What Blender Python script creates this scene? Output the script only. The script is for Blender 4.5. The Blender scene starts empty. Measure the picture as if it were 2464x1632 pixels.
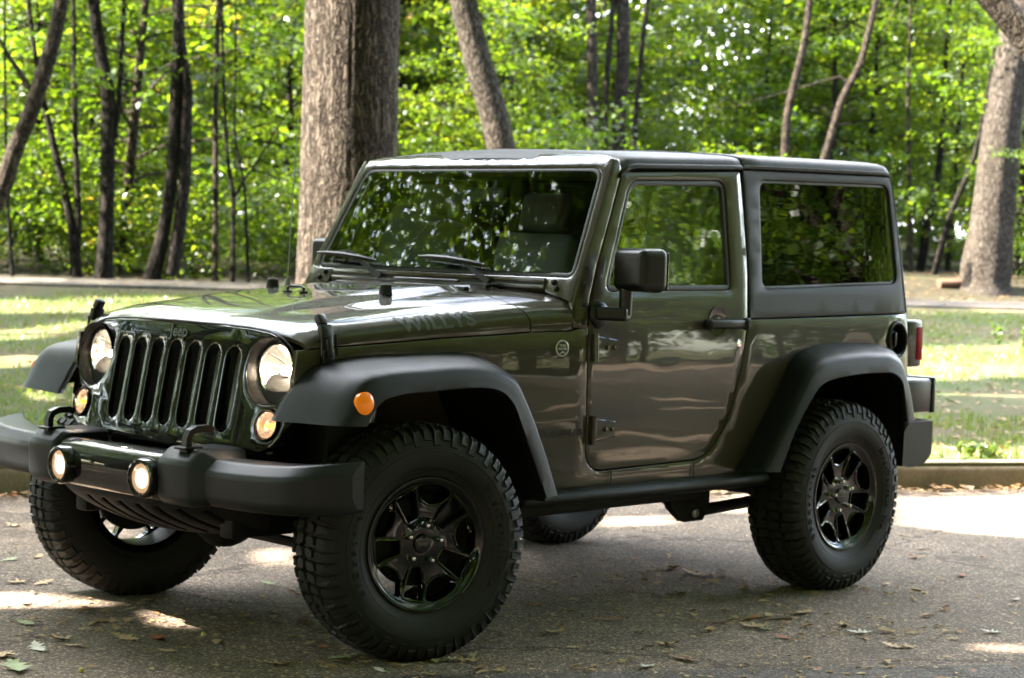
import bpy, bmesh, math, random
import numpy as np
from mathutils import Vector, Matrix, noise
from mathutils.geometry import delaunay_2d_cdt

rnd = random.Random(7)
SC = bpy.context.scene
COL = SC.collection
R_ = math.radians

# ------------------------------------------------------------------ camera
CAM = np.array([-4.70840196, -5.73331098, 1.3919943])
CR = np.array([0.69143965, -0.72172224, 0.03206585])      # right
CU = np.array([0.00999938, 0.05394253, 0.99849397])       # up
CF = np.array([0.72236502, 0.69007769, -0.04451478])      # forward
FPX, PW, PH = 4868.18, 2464.0, 1632.0
cam_data = bpy.data.cameras.new('camera')
cam = bpy.data.objects.new('camera', cam_data)
COL.objects.link(cam)
cam.matrix_world = Matrix(((CR[0], CU[0], -CF[0], CAM[0]), (CR[1], CU[1], -CF[1], CAM[1]),
                           (CR[2], CU[2], -CF[2], CAM[2]), (0, 0, 0, 1)))
cam_data.sensor_width = 36.0
cam_data.lens = FPX / PW * 36.0
cam_data.clip_start = 0.1
cam_data.clip_end = 2000.0
cam_data.dof.use_dof = True
cam_data.dof.focus_distance = 6.1
cam_data.dof.aperture_fstop = 5.4
SC.camera = cam

# ------------------------------------------------------------------ sky, sun, exposure
SUN_EL, SUN_ROT = R_(44.0), R_(-52.0)
SUN = Vector((math.sin(SUN_ROT) * math.cos(SUN_EL), math.cos(SUN_ROT) * math.cos(SUN_EL), math.sin(SUN_EL)))
W = bpy.data.worlds.new('World')
SC.world = W
W.use_nodes = True
wn = W.node_tree
sky = wn.nodes.new('ShaderNodeTexSky')
sky.sky_type = 'NISHITA'
sky.sun_disc = False
sky.sun_elevation = SUN_EL
sky.sun_rotation = SUN_ROT
sky.dust_density = 1.0
bg = wn.nodes['Background']
bg.inputs['Strength'].default_value = 0.10
# broken white cloud, unseen, added where hood and bumper mirror the sky
tcw = wn.nodes.new('ShaderNodeTexCoord')
nzw = wn.nodes.new('ShaderNodeTexNoise')
nzw.inputs['Scale'].default_value = 2.6
nzw.inputs['Detail'].default_value = 7.0
nzw.inputs['Roughness'].default_value = .58
wn.links.new(tcw.outputs['Generated'], nzw.inputs['Vector'])
dpw = wn.nodes.new('ShaderNodeVectorMath'); dpw.operation = 'DOT_PRODUCT'
dpw.inputs[1].default_value = (.45, .55, .70)
wn.links.new(tcw.outputs['Generated'], dpw.inputs[0])
mdw = wn.nodes.new('ShaderNodeMath'); mdw.operation = 'MULTIPLY_ADD'
mdw.inputs[1].default_value = .26
wn.links.new(dpw.outputs['Value'], mdw.inputs[0]); wn.links.new(nzw.outputs['Fac'], mdw.inputs[2])
rpw = wn.nodes.new('ShaderNodeValToRGB')
rpw.color_ramp.elements[0].position = .63
rpw.color_ramp.elements[1].position = .75
wn.links.new(mdw.outputs[0], rpw.inputs['Fac'])
mxw = wn.nodes.new('ShaderNodeMixRGB')
mxw.inputs['Color2'].default_value = (15, 15.3, 16.2, 1)
wn.links.new(rpw.outputs['Color'], mxw.inputs['Fac'])
wn.links.new(sky.outputs['Color'], mxw.inputs['Color1'])
wn.links.new(mxw.outputs['Color'], bg.inputs['Color'])
sl = bpy.data.lights.new('sun', 'SUN')
sl.energy = 5.0
sl.angle = R_(0.53)
sl.color = (1.0, 0.93, 0.82)
sun = bpy.data.objects.new('sun', sl)
COL.objects.link(sun)
sun.rotation_euler = SUN.to_track_quat('Z', 'Y').to_euler()
sun.location = (-10, 12, 20)
vs = SC.view_settings
SC.display_settings.display_device = 'sRGB'
vs.view_transform = 'Standard'
vs.look = 'None'
vs.exposure = 3.72
vs.gamma = 1.0
vs.use_curve_mapping = False
cy = SC.cycles
cy.max_bounces = 8
cy.diffuse_bounces = 4
cy.glossy_bounces = 4
cy.transmission_bounces = 6
cy.transparent_max_bounces = 12
cy.caustics_reflective = False
cy.caustics_refractive = False
cy.sample_clamp_indirect = 6.0
cy.use_denoising = True
cy.use_adaptive_sampling = True
cy.adaptive_threshold = 0.012


# ------------------------------------------------------------------ pixel -> world helpers (photo pixels, 2464 x 1632)
def ray(u, v):
    return CR * ((u - PW / 2) / FPX) - CU * ((v - PH / 2) / FPX) + CF


def at(u, v, depth):
    return Vector(CAM + ray(u, v) * depth)


KN = np.array([0.478, 0.878])       # away from the road
KT = np.array([0.878, -0.478])      # along the kerb
K0 = np.array([1.157, 3.586])


def sd(x, y):
    px, py = x - K0[0], y - K0[1]
    return px * KT[0] + py * KT[1], px * KN[0] + py * KN[1]


def smooth(a, b, x):
    t = np.clip((np.asarray(x, float) - a) / (b - a), 0, 1)
    return t * t * (3 - 2 * t)


def gz(x, y):
    s, d = sd(x, y)
    z = 0.16 * (d > 0.02) + 0.60 * smooth(0.2, 17.5, d) * (0.35 + 0.65 * np.clip(d / 17.5, 0, 1))
    z = z + (0.10 + 0.28 * smooth(-2, 14, s)) * smooth(18.1, 21.0, d) + 0.025 * np.clip(d - 20, 0, 60)
    z = z + 0.10 * (d < -17.0)
    return z


def ground_hit(u, v):
    d = ray(u, v)
    lo = 3.0
    prev = None
    for t in np.arange(3.0, 90.0, 0.05):
        p = CAM + d * t
        if p[2] < gz(p[0], p[1]):
            return Vector((p[0], p[1], float(gz(p[0], p[1]))))
    return Vector(CAM + d * 90)


# ------------------------------------------------------------------ object helpers
def link(o, parent=None):
    COL.objects.link(o)
    if parent is not None:
        o.parent = parent
    return o


def tag(o, label=None, cat=None, group=None, kind=None):
    if label: o['label'] = label
    if cat: o['category'] = cat
    if group: o['group'] = group
    if kind: o['kind'] = kind
    return o


def empty(name, loc=(0, 0, 0), parent=None):
    o = bpy.data.objects.new(name, None)
    o.empty_display_size = 0.2
    o.location = loc
    return link(o, parent)


def copy_tree(o, parent=None):
    c = o.copy()
    COL.objects.link(c)
    c.parent = parent
    for ch in o.children:
        copy_tree(ch, c)
    return c


class MB:
    def __init__(self):
        self.V, self.F = [], []

    def add(self, vs, fs):
        b = len(self.V)
        self.V.extend([tuple(v) for v in vs])
        self.F.extend([tuple(b + i for i in f) for f in fs])
        return self

    def merge(self, other, fn=None, flip=False):
        vs = other.V if fn is None else [fn(Vector(v)) for v in other.V]
        fs = [tuple(reversed(f)) for f in other.F] if flip else other.F
        return self.add(vs, fs)

    def mirror(self):
        m = MB()
        m.V = [(x, -y, z) for x, y, z in self.V]
        m.F = [tuple(reversed(f)) for f in self.F]
        return m

    def moved(self, M):
        m = MB()
        m.V = [tuple(M @ Vector(v)) for v in self.V]
        m.F = list(self.F)
        return m

    def box(self, c, s, bevel=0.0, M=None, seg=2):
        bm = bmesh.new()
        bmesh.ops.create_cube(bm, size=1.0)
        for v in bm.verts:
            v.co = Vector((v.co.x * s[0], v.co.y * s[1], v.co.z * s[2]))
        if bevel:
            bmesh.ops.bevel(bm, geom=bm.edges[:], offset=bevel, segments=seg, affect='EDGES', profile=0.5)
        bm.verts.index_update()
        T = Matrix.Translation(Vector(c)) @ (M if M is not None else Matrix())
        self.add([T @ v.co for v in bm.verts], [[v.index for v in f.verts] for f in bm.faces])
        bm.free()
        return self

    def grid(self, rows, close_u=False, close_v=False, flip=False):
        n, m = len(rows), len(rows[0])
        vs = [p for r in rows for p in r]
        fs = []
        for i in range(n if close_v else n - 1):
            for j in range(m if close_u else m - 1):
                a, b = i * m + j, i * m + (j + 1) % m
                c, d = ((i + 1) % n) * m + (j + 1) % m, ((i + 1) % n) * m + j
                fs.append((d, c, b, a) if flip else (a, b, c, d))
        return self.add(vs, fs)

    def lathe(self, prof, M=None, n=48, a0=0.0, a1=None):
        """prof: (radius, height along local Z)"""
        M = M or Matrix()
        full = a1 is None
        rows = []
        cnt = n if full else n + 1
        for r, h in prof:
            rows.append([M @ Vector((r * math.cos(a0 + (2 * math.pi if full else a1 - a0) * k / n),
                                     r * math.sin(a0 + (2 * math.pi if full else a1 - a0) * k / n), h)) for k in range(cnt)])
        return self.grid(rows, close_u=full)

    def tube(self, pts, rad, n=8, caps=True):
        pts = [Vector(p) for p in pts]
        rads = rad if isinstance(rad, (list, tuple)) else [rad] * len(pts)
        up = None
        rows = []
        for i, p in enumerate(pts):
            t = (pts[min(i + 1, len(pts) - 1)] - pts[max(i - 1, 0)]).normalized()
            if up is None:
                up = t.orthogonal().normalized()
            up = (up - t * up.dot(t)).normalized()
            w = t.cross(up)
            rows.append([p + (up * math.cos(2 * math.pi * k / n) + w * math.sin(2 * math.pi * k / n)) * rads[i] for k in range(n)])
        self.grid(rows, close_u=True)
        if caps:
            b = len(self.V) - n * len(pts)
            self.F.append(tuple(b + k for k in reversed(range(n))))
            b2 = len(self.V) - n
            self.F.append(tuple(b2 + k for k in range(n)))
        return self

    def prism(self, poly, fn, d0, d1, chamfer=0.0):
        """poly: 2-D outline; fn(u, v, d): depth d; d1 is the front"""
        poly = ccw(poly)
        n = len(poly)
        rings = [[fn(u, v, d0) for u, v in poly]]
        if chamfer:
            rings.append([fn(u, v, d1 - (chamfer if d1 > d0 else -chamfer)) for u, v in poly])
            ins = offset(poly, chamfer)
            rings.append([fn(u, v, d1) for u, v in ins])
        else:
            rings.append([fn(u, v, d1) for u, v in poly])
        b = len(self.V)
        self.grid(rings, close_u=True)
        self.F.append(tuple(b + (len(rings) - 1) * n + k for k in range(n)))
        self.F.append(tuple(b + k for k in reversed(range(n))))
        return self

    def build(self, name, mat, parent=None, angle=38, weld=True, recalc=False, wn_=False):
        me = bpy.data.meshes.new(name)
        bm = bmesh.new()
        vs = [bm.verts.new(v) for v in self.V]
        for f in self.F:
            if len(set(f)) < 3: continue
            try:
                bm.faces.new([vs[i] for i in f])
            except ValueError:
                pass
        if weld:
            bmesh.ops.remove_doubles(bm, verts=bm.verts[:], dist=2e-5)
        if recalc:
            bmesh.ops.recalc_face_normals(bm, faces=bm.faces[:])
        bm.to_mesh(me)
        bm.free()
        if angle:
            me.polygons.foreach_set('use_smooth', [True] * len(me.polygons))
            me.set_sharp_from_angle(angle=R_(angle))
        if mat: me.materials.append(mat)
        me.update()
        o = bpy.data.objects.new(name, me)
        if wn_:
            w_ = o.modifiers.new('weighted', 'WEIGHTED_NORMAL')
            w_.mode = 'FACE_AREA'; w_.weight = 60; w_.keep_sharp = True
        return link(o, parent)


def np_mesh(name, V, F, mat, parent=None, smooth_=False):
    """V (n,3) array, F (m,k) array of equal-size faces"""
    me = bpy.data.meshes.new(name)
    V = np.ascontiguousarray(V, np.float32)
    F = np.ascontiguousarray(F, np.int32)
    k = F.shape[1]
    me.vertices.add(len(V))
    me.vertices.foreach_set('co', V.ravel())
    me.loops.add(F.size)
    me.loops.foreach_set('vertex_index', F.ravel())
    me.polygons.add(len(F))
    me.polygons.foreach_set('loop_start', np.arange(0, F.size, k, dtype=np.int32))
    if smooth_:
        me.polygons.foreach_set('use_smooth', np.ones(len(F), bool))
    me.update(calc_edges=True)
    me.materials.append(mat)
    o = bpy.data.objects.new(name, me)
    return link(o, parent)


# ------------------------------------------------------------------ 2-D outline helpers
def area(p):
    return 0.5 * sum(p[i][0] * p[(i + 1) % len(p)][1] - p[(i + 1) % len(p)][0] * p[i][1] for i in range(len(p)))


def ccw(p):
    return list(p) if area(p) > 0 else list(reversed(p))


def offset(p, e):
    """move a CCW outline inward by e"""
    n = len(p)
    out = []
    for i in range(n):
        a, b, c = Vector(p[i - 1]), Vector(p[i]), Vector(p[(i + 1) % n])
        t1, t2 = (b - a), (c - b)
        t1 = t1.normalized() if t1.length > 1e-9 else t2.normalized()
        t2 = t2.normalized() if t2.length > 1e-9 else t1
        n1, n2 = Vector((-t1.y, t1.x)), Vector((-t2.y, t2.x))
        m = n1 + n2
        m = m / max(0.5, m.length_squared / 2) if m.length > 1e-6 else n1
        out.append((b.x + m.x * e, b.y + m.y * e))
    return out


def roundpoly(pts, rad, seg=6):
    """pts corners; rad one number or a list"""
    n = len(pts)
    rad = rad if isinstance(rad, (list, tuple)) else [rad] * n
    out = []
    for i in range(n):
        a, b, c = Vector(pts[i - 1]), Vector(pts[i]), Vector(pts[(i + 1) % n])
        r = rad[i]
        if r <= 0:
            out.append((b.x, b.y)); continue
        u, v = (a - b), (c - b)
        t = min(r, u.length * .49, v.length * .49)
        p0, p1 = b + u.normalized() * t, b + v.normalized() * t
        for k in range(seg + 1):
            s = k / seg
            q = p0 * (1 - s) ** 2 + b * (2 * s * (1 - s)) + p1 * s * s
            out.append((q.x, q.y))
    return out


def circle(cx, cy_, r, n=32, sx=1.0, a0=0.0):
    return [(cx + sx * r * math.cos(a0 + 2 * math.pi * k / n), cy_ + r * math.sin(a0 + 2 * math.pi * k / n)) for k in range(n)]


def dens(p, step):
    out = []
    for i in range(len(p)):
        a, b = Vector(p[i]), Vector(p[(i + 1) % len(p)])
        k = max(1, int(math.ceil((b - a).length / step)))
        for j in range(k):
            q = a.lerp(b, j / k)
            out.append((q.x, q.y))
    return out


def inside(px, py, poly):
    x = np.array([q[0] for q in poly]); y = np.array([q[1] for q in poly])
    x2, y2 = np.roll(x, -1), np.roll(y, -1)
    r = np.zeros(len(px), bool)
    for a, b, c, d in zip(x, y, x2, y2):
        if b == d: continue
        cond = ((b > py) != (d > py)) & (px < (c - a) * (py - b) / (d - b) + a)
        r ^= cond
    return r


def panel(mb, outer, holes, fn, step=.06, edge=.003, thick=.015, hole_thick=None):
    """a curved sheet with thickness: fn(u, v, d) gives the point d below the surface"""
    outer = dens(ccw(outer), step * 1.5)
    holes = [dens(ccw(h), step * 1.5) for h in holes]
    A = offset(outer, edge)
    HA = [offset(h, -edge) for h in holes]
    us = [q[0] for q in A]; vs = [q[1] for q in A]
    gu, gv = np.meshgrid(np.arange(min(us) + step * .5, max(us), step), np.arange(min(vs) + step * .5, max(vs), step))
    gu, gv = gu.ravel(), gv.ravel()
    ok = inside(gu, gv, A)
    loops = [A] + HA
    for h in HA: ok &= ~inside(gu, gv, h)
    for lp in loops:
        L = np.array(lp)
        d = np.min((gu[:, None] - L[None, :, 0]) ** 2 + (gv[:, None] - L[None, :, 1]) ** 2, axis=1)
        ok &= d > (step * .35) ** 2
    pts = [Vector(q) for lp in loops for q in lp] + [Vector((a, b)) for a, b in zip(gu[ok], gv[ok])]
    edges, b = [], 0
    for lp in loops:
        edges += [(b + i, b + (i + 1) % len(lp)) for i in range(len(lp))]
        b += len(lp)
    ov, oe, of, *_ = delaunay_2d_cdt(pts, edges, [], 0, 1e-6)
    C = np.array([[sum(ov[i][k] for i in f) / len(f) for k in (0, 1)] for f in of])
    keep = inside(C[:, 0], C[:, 1], A)
    for h in HA: keep &= ~inside(C[:, 0], C[:, 1], h)
    P = [Vector(fn(q[0], q[1], 0.0)) for q in ov]
    fs = []
    for f, kf in zip(of, keep):
        if not kf: continue
        a, b2, c = (P[i] for i in f[:3])
        nrm = (b2 - a).cross(c - a)
        m = ov[f[0]]
        outw = P[f[0]] - Vector(fn(m[0], m[1], 0.01))
        fs.append(tuple(f) if nrm.dot(outw) > 0 else tuple(reversed(f)))
    mb.add(P, fs)
    for li, (lp, base) in enumerate(zip(loops, [outer] + holes)):
        th = thick if li == 0 or hole_thick is None else hole_thick
        n = len(lp)
        e = min(edge, th * .5)
        ra = [Vector(fn(q[0], q[1], 0)) for q in lp]
        rm = [Vector(fn(q[0] * .3 + p[0] * .7, q[1] * .3 + p[1] * .7, e * .3)) for q, p in zip(lp, base)]
        rb = [Vector(fn(q[0], q[1], e)) for q in base]
        rc = [Vector(fn(q[0], q[1], th)) for q in base]
        for r0, r1, kind in ((ra, rm, 0), (rm, rb, 0), (rb, rc, 1)):
            q = [r0[0], r0[1], r1[1], r1[0]]
            nrm = (q[1] - q[0]).cross(q[3] - q[0])
            ref = (ra[0] - Vector(fn(lp[0][0], lp[0][1], .01))).normalized()
            ref = ref if kind == 0 else (rb[0] - ra[0])
            mb.grid([r0, r1], close_u=True, flip=(nrm.dot(ref) < 0))
    return mb


def text_outline(body, size=1.0, extrude=0.0, offset_=0.0, spacing=1.0, shear=0.0, align='CENTER'):
    c = bpy.data.curves.new('lettering', 'FONT')
    c.body = body
    c.size = size
    c.extrude = extrude
    c.offset = offset_
    c.space_character = spacing
    c.shear = shear
    c.align_x = align
    c.resolution_u = 3
    o = bpy.data.objects.new('lettering', c)
    me = bpy.data.meshes.new_from_object(o)
    m = MB()
    m.add([tuple(v.co) for v in me.vertices], [tuple(p.vertices) for p in me.polygons])
    bpy.data.objects.remove(o); bpy.data.curves.remove(c); bpy.data.meshes.remove(me)
    return m


def axis_to(n, up=(0, 0, 1)):
    """matrix whose local Z points along n"""
    return Vector(n).to_track_quat('Z', 'Y').to_matrix().to_4x4()


def interp(x, tab):
    xs = [t[0] for t in tab]; ys = [t[1] for t in tab]
    return float(np.interp(x, xs, ys))


def spline(pts, n):
    """Catmull-Rom through pts by chord length, n samples"""
    P = np.array(pts, float)
    d = np.r_[0, np.cumsum(np.linalg.norm(np.diff(P, axis=0), axis=1))]
    t = np.linspace(0, d[-1], n)
    T = np.gradient(P, d, axis=0)
    out = []
    for s in t:
        i = min(np.searchsorted(d, s, side='right') - 1, len(d) - 2)
        h = d[i + 1] - d[i]
        u = (s - d[i]) / h
        out.append((2 * u**3 - 3 * u**2 + 1) * P[i] + (u**3 - 2 * u**2 + u) * h * T[i] + (-2 * u**3 + 3 * u**2) * P[i + 1] + (u**3 - u**2) * h * T[i + 1])
    return [Vector(o) for o in out]
# ------------------------------------------------------------------ materials
def mat(name):
    m = bpy.data.materials.new(name)
    m.use_nodes = True
    nt = m.node_tree
    return m, nt, nt.nodes['Principled BSDF']


def N(nt, kind, **kw):
    n = nt.nodes.new(kind)
    for k, v in kw.items():
        if k in n.inputs: n.inputs[k].default_value = v
        else: setattr(n, k, v)
    return n


def noise_tex(nt, scale=5, detail=4, rough=.5, vec=None, coord='Object', mapping=None):
    t = N(nt, 'ShaderNodeTexNoise', Scale=scale, Detail=detail, Roughness=rough)
    if vec is None:
        tc = nt.nodes.new('ShaderNodeTexCoord')
        vec = tc.outputs[coord]
    if mapping:
        mp = nt.nodes.new('ShaderNodeMapping')
        mp.inputs['Scale'].default_value = mapping
        nt.links.new(vec, mp.inputs['Vector'])
        vec = mp.outputs['Vector']
    nt.links.new(vec, t.inputs['Vector'])
    return t


def ramp(nt, src, stops, interp_='LINEAR'):
    r = nt.nodes.new('ShaderNodeValToRGB')
    r.color_ramp.interpolation = interp_
    e = r.color_ramp.elements
    while len(e) < len(stops): e.new(0.5)
    for q, (p, c) in zip(e, stops):
        q.position = p
        q.color = (*c, 1) if len(c) == 3 else c
    nt.links.new(src, r.inputs['Fac'])
    return r


def bump(nt, h, strength, dist, normal=None):
    b = N(nt, 'ShaderNodeBump', Strength=strength, Distance=dist)
    nt.links.new(h, b.inputs['Height'])
    if normal is not None: nt.links.new(normal, b.inputs['Normal'])
    return b


def simple(name, col, rough=.5, metal=0.0, coat=0.0, spec=.5, grain=0.0, grain_scale=400, tint=0.0, coat_rough=.03):
    m, nt, p = mat(name)
    p.inputs['Base Color'].default_value = (*col, 1)
    p.inputs['Roughness'].default_value = rough
    p.inputs['Metallic'].default_value = metal
    p.inputs['Coat Weight'].default_value = coat
    p.inputs['Coat Roughness'].default_value = coat_rough
    p.inputs['Specular IOR Level'].default_value = spec
    if tint:
        t = noise_tex(nt, 6, 5, .6)
        r = ramp(nt, t.outputs['Fac'], [(.3, tuple(c * (1 - tint) for c in col)), (.7, tuple(min(1, c * (1 + tint)) for c in col))])
        nt.links.new(r.outputs['Color'], p.inputs['Base Color'])
    if grain:
        t = noise_tex(nt, grain_scale, 2, .5)
        b = bump(nt, t.outputs['Fac'], grain, .001)
        nt.links.new(b.outputs['Normal'], p.inputs['Normal'])
    return m


def paint_mat(name, col, wave=.35, metal=.35):
    m, nt, p = mat(name)
    fl = noise_tex(nt, 1500, 0, .5)
    r = ramp(nt, fl.outputs['Fac'], [(.35, tuple(c * .8 for c in col)), (.7, tuple(c * 1.25 for c in col))])
    nt.links.new(r.outputs['Color'], p.inputs['Base Color'])
    p.inputs['Metallic'].default_value = metal
    p.inputs['Roughness'].default_value = .5
    p.inputs['Specular IOR Level'].default_value = .08
    p.inputs['Coat Weight'].default_value = 1.0
    p.inputs['Coat Roughness'].default_value = .015
    p.inputs['Coat IOR'].default_value = 1.5
    w = noise_tex(nt, 2.2, 1.5, .45, mapping=(1.0, 1.0, 3.2))
    b = bump(nt, w.outputs['Fac'], wave, .02)
    nt.links.new(b.outputs['Normal'], p.inputs['Normal'])
    nt.links.new(b.outputs['Normal'], p.inputs['Coat Normal'])
    return m


def glass_mat(name, tint, boost=1.0, wave=0.0):
    m, nt, p = mat(name)
    nt.nodes.remove(p)
    out = nt.nodes['Material Output']
    tr = nt.nodes.new('ShaderNodeBsdfTransparent'); tr.inputs['Color'].default_value = (*tint, 1)
    gl = nt.nodes.new('ShaderNodeBsdfGlossy'); gl.inputs['Roughness'].default_value = 0.0
    gl.inputs['Color'].default_value = (.95, .98, 1, 1)
    fr = nt.nodes.new('ShaderNodeFresnel'); fr.inputs['IOR'].default_value = 1.52
    mu = N(nt, 'ShaderNodeMath', operation='MULTIPLY'); mu.inputs[1].default_value = boost; mu.use_clamp = True
    mx = nt.nodes.new('ShaderNodeMixShader')
    nt.links.new(fr.outputs[0], mu.inputs[0])
    nt.links.new(mu.outputs[0], mx.inputs[0])
    nt.links.new(tr.outputs[0], mx.inputs[1])
    nt.links.new(gl.outputs[0], mx.inputs[2])
    nt.links.new(mx.outputs[0], out.inputs['Surface'])
    if wave:
        w = noise_tex(nt, 3.0, 2, .5, mapping=(1, 1, 4))
        b = bump(nt, w.outputs['Fac'], wave, .02)
        nt.links.new(b.outputs['Normal'], gl.inputs['Normal'])
        nt.links.new(b.outputs['Normal'], fr.inputs['Normal'])
    return m


def glow_mat(name, col, strength, base=(.8, .8, .8), mixn=None):
    m, nt, p = mat(name)
    p.inputs['Base Color'].default_value = (*base, 1)
    p.inputs['Roughness'].default_value = .15
    p.inputs['Emission Color'].default_value = (*col, 1)
    p.inputs['Emission Strength'].default_value = strength
    return m


M = {}
M['paint'] = paint_mat('olive_paint', (.050, .0405, .0290), .07, 0.0)
M['gloss_black'] = simple('gloss_black', (.003, .003, .003), .5, 0, 1.0, spec=.05, coat_rough=.01)
M['flare'] = simple('textured_black_plastic', (.0075, .0084, .0094), .46, 0, 0, .26, .5, 500, .22)
M['hardtop'] = simple('hardtop_grain', (.0165, .0182, .0172), .50, 0, 0, .28, .3, 900, .08)
M['bumper'] = simple('bumper_grain', (.0100, .0110, .0126), .42, 0, 0, .32, .5, 500, .22)
M['rubber'] = simple('tyre_rubber', (.0078, .0072, .0066), .64, 0, 0, .4, .4, 500, .5)
M['seal'] = simple('seal_rubber', (.010, .010, .011), .45)
M['black'] = simple('underbody_black', (.005, .005, .0055), .6, 0, 0, .3, .2, 60, .4)
M['radiator'] = simple('radiator_grey', (.62, .62, .63), .6, 0)
M['satin'] = simple('satin_black', (.006, .006, .0066), .34, 0, 0, .4, .15, 900)
M['chrome'] = simple('chrome', (.80, .80, .82), .08, 1.0)
M['steel'] = simple('brushed_steel', (.45, .45, .46), .32, 1.0)
M['disc'] = simple('brake_steel', (.05, .048, .046), .38, 1.0)
M['cloth'] = simple('seat_cover', (.13, .135, .135), .6)
M['dash'] = simple('dash_plastic', (.03, .03, .032), .55)
M['decal'] = simple('decal_grey', (.095, .102, .120), .6)
M['dark_letter'] = simple('dark_lettering', (.014, .014, .014), .35)
M['aerial'] = simple('aerial_grey', (.30, .31, .32), .4)
M['emblem'] = simple('emblem_grey', (.10, .10, .10), .3, .6)
M['white_mark'] = simple('badge_silver', (.60, .62, .60), .3, .3)
M['windscreen'] = glass_mat('windscreen_glass', (.90, .96, .93), 1.7, .008)
M['glass'] = glass_mat('door_glass', (.62, .70, .65), 2.9, .02)
M['tinted'] = glass_mat('tinted_glass', (.04, .044, .04), .95, .02)
M['lens'] = glass_mat('clear_lens', (.97, .97, .97), 1.3)
M['reflector'] = glow_mat('lamp_reflector', (1, .80, .55), .028, (.9, .88, .84)); M['reflector'].node_tree.nodes['Principled BSDF'].inputs['Metallic'].default_value = 1.0
M['bulb'] = glow_mat('lit_bulb', (1, .80, .55), 45)
M['fog_glow'] = glow_mat('lit_fog_lamp', (1, .82, .62), .16, (.5, .45, .4))
M['fog_rim'] = glow_mat('lit_fog_rim', (1, .55, .28), .045, (.6, .5, .4))
M['amber'] = glow_mat('amber_marker', (1, .26, .005), .020, (.75, .16, .005))
M['amber_bulb'] = glow_mat('amber_bulb', (1, .32, .04), .35)
M['amber_lens'] = glass_mat('turn_lens', (.95, .72, .60), 1.5)
M['red_lens'] = simple('red_tail_lens', (.34, .002, .0015), .45, 0, 0, .1)
M['lidblack'] = simple('lamp_housing', (.006, .006, .0065), .25, 0, .3)
# ------------------------------------------------------------------ ground, road, kerb, path
rng = np.random.default_rng(11)


def ground_mat():
    m, nt, p = mat('lawn_soil')
    a = noise_tex(nt, .55, 6, .62)
    b = noise_tex(nt, 9.0, 5, .7)
    c = noise_tex(nt, 60.0, 3, .6)
    mixv = N(nt, 'ShaderNodeMath', operation='MULTIPLY_ADD'); mixv.inputs[1].default_value = .55
    nt.links.new(b.outputs['Fac'], mixv.inputs[0]); nt.links.new(a.outputs['Fac'], mixv.inputs[2])
    r = ramp(nt, mixv.outputs[0], [(.60, (.10, .072, .042)), (.76, (.085, .075, .034)), (.88, (.055, .072, .022)), (1.0, (.042, .068, .016))])
    mx = N(nt, 'ShaderNodeMixRGB', blend_type='OVERLAY'); mx.inputs[0].default_value = .5
    nt.links.new(r.outputs['Color'], mx.inputs[1]); nt.links.new(c.outputs['Fac'], mx.inputs[2])
    nt.links.new(mx.outputs[0], p.inputs['Base Color'])
    p.inputs['Roughness'].default_value = .95
    p.inputs['Specular IOR Level'].default_value = .2
    bb = bump(nt, c.outputs['Fac'], .6, .03)
    nt.links.new(bb.outputs['Normal'], p.inputs['Normal'])
    return m


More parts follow.
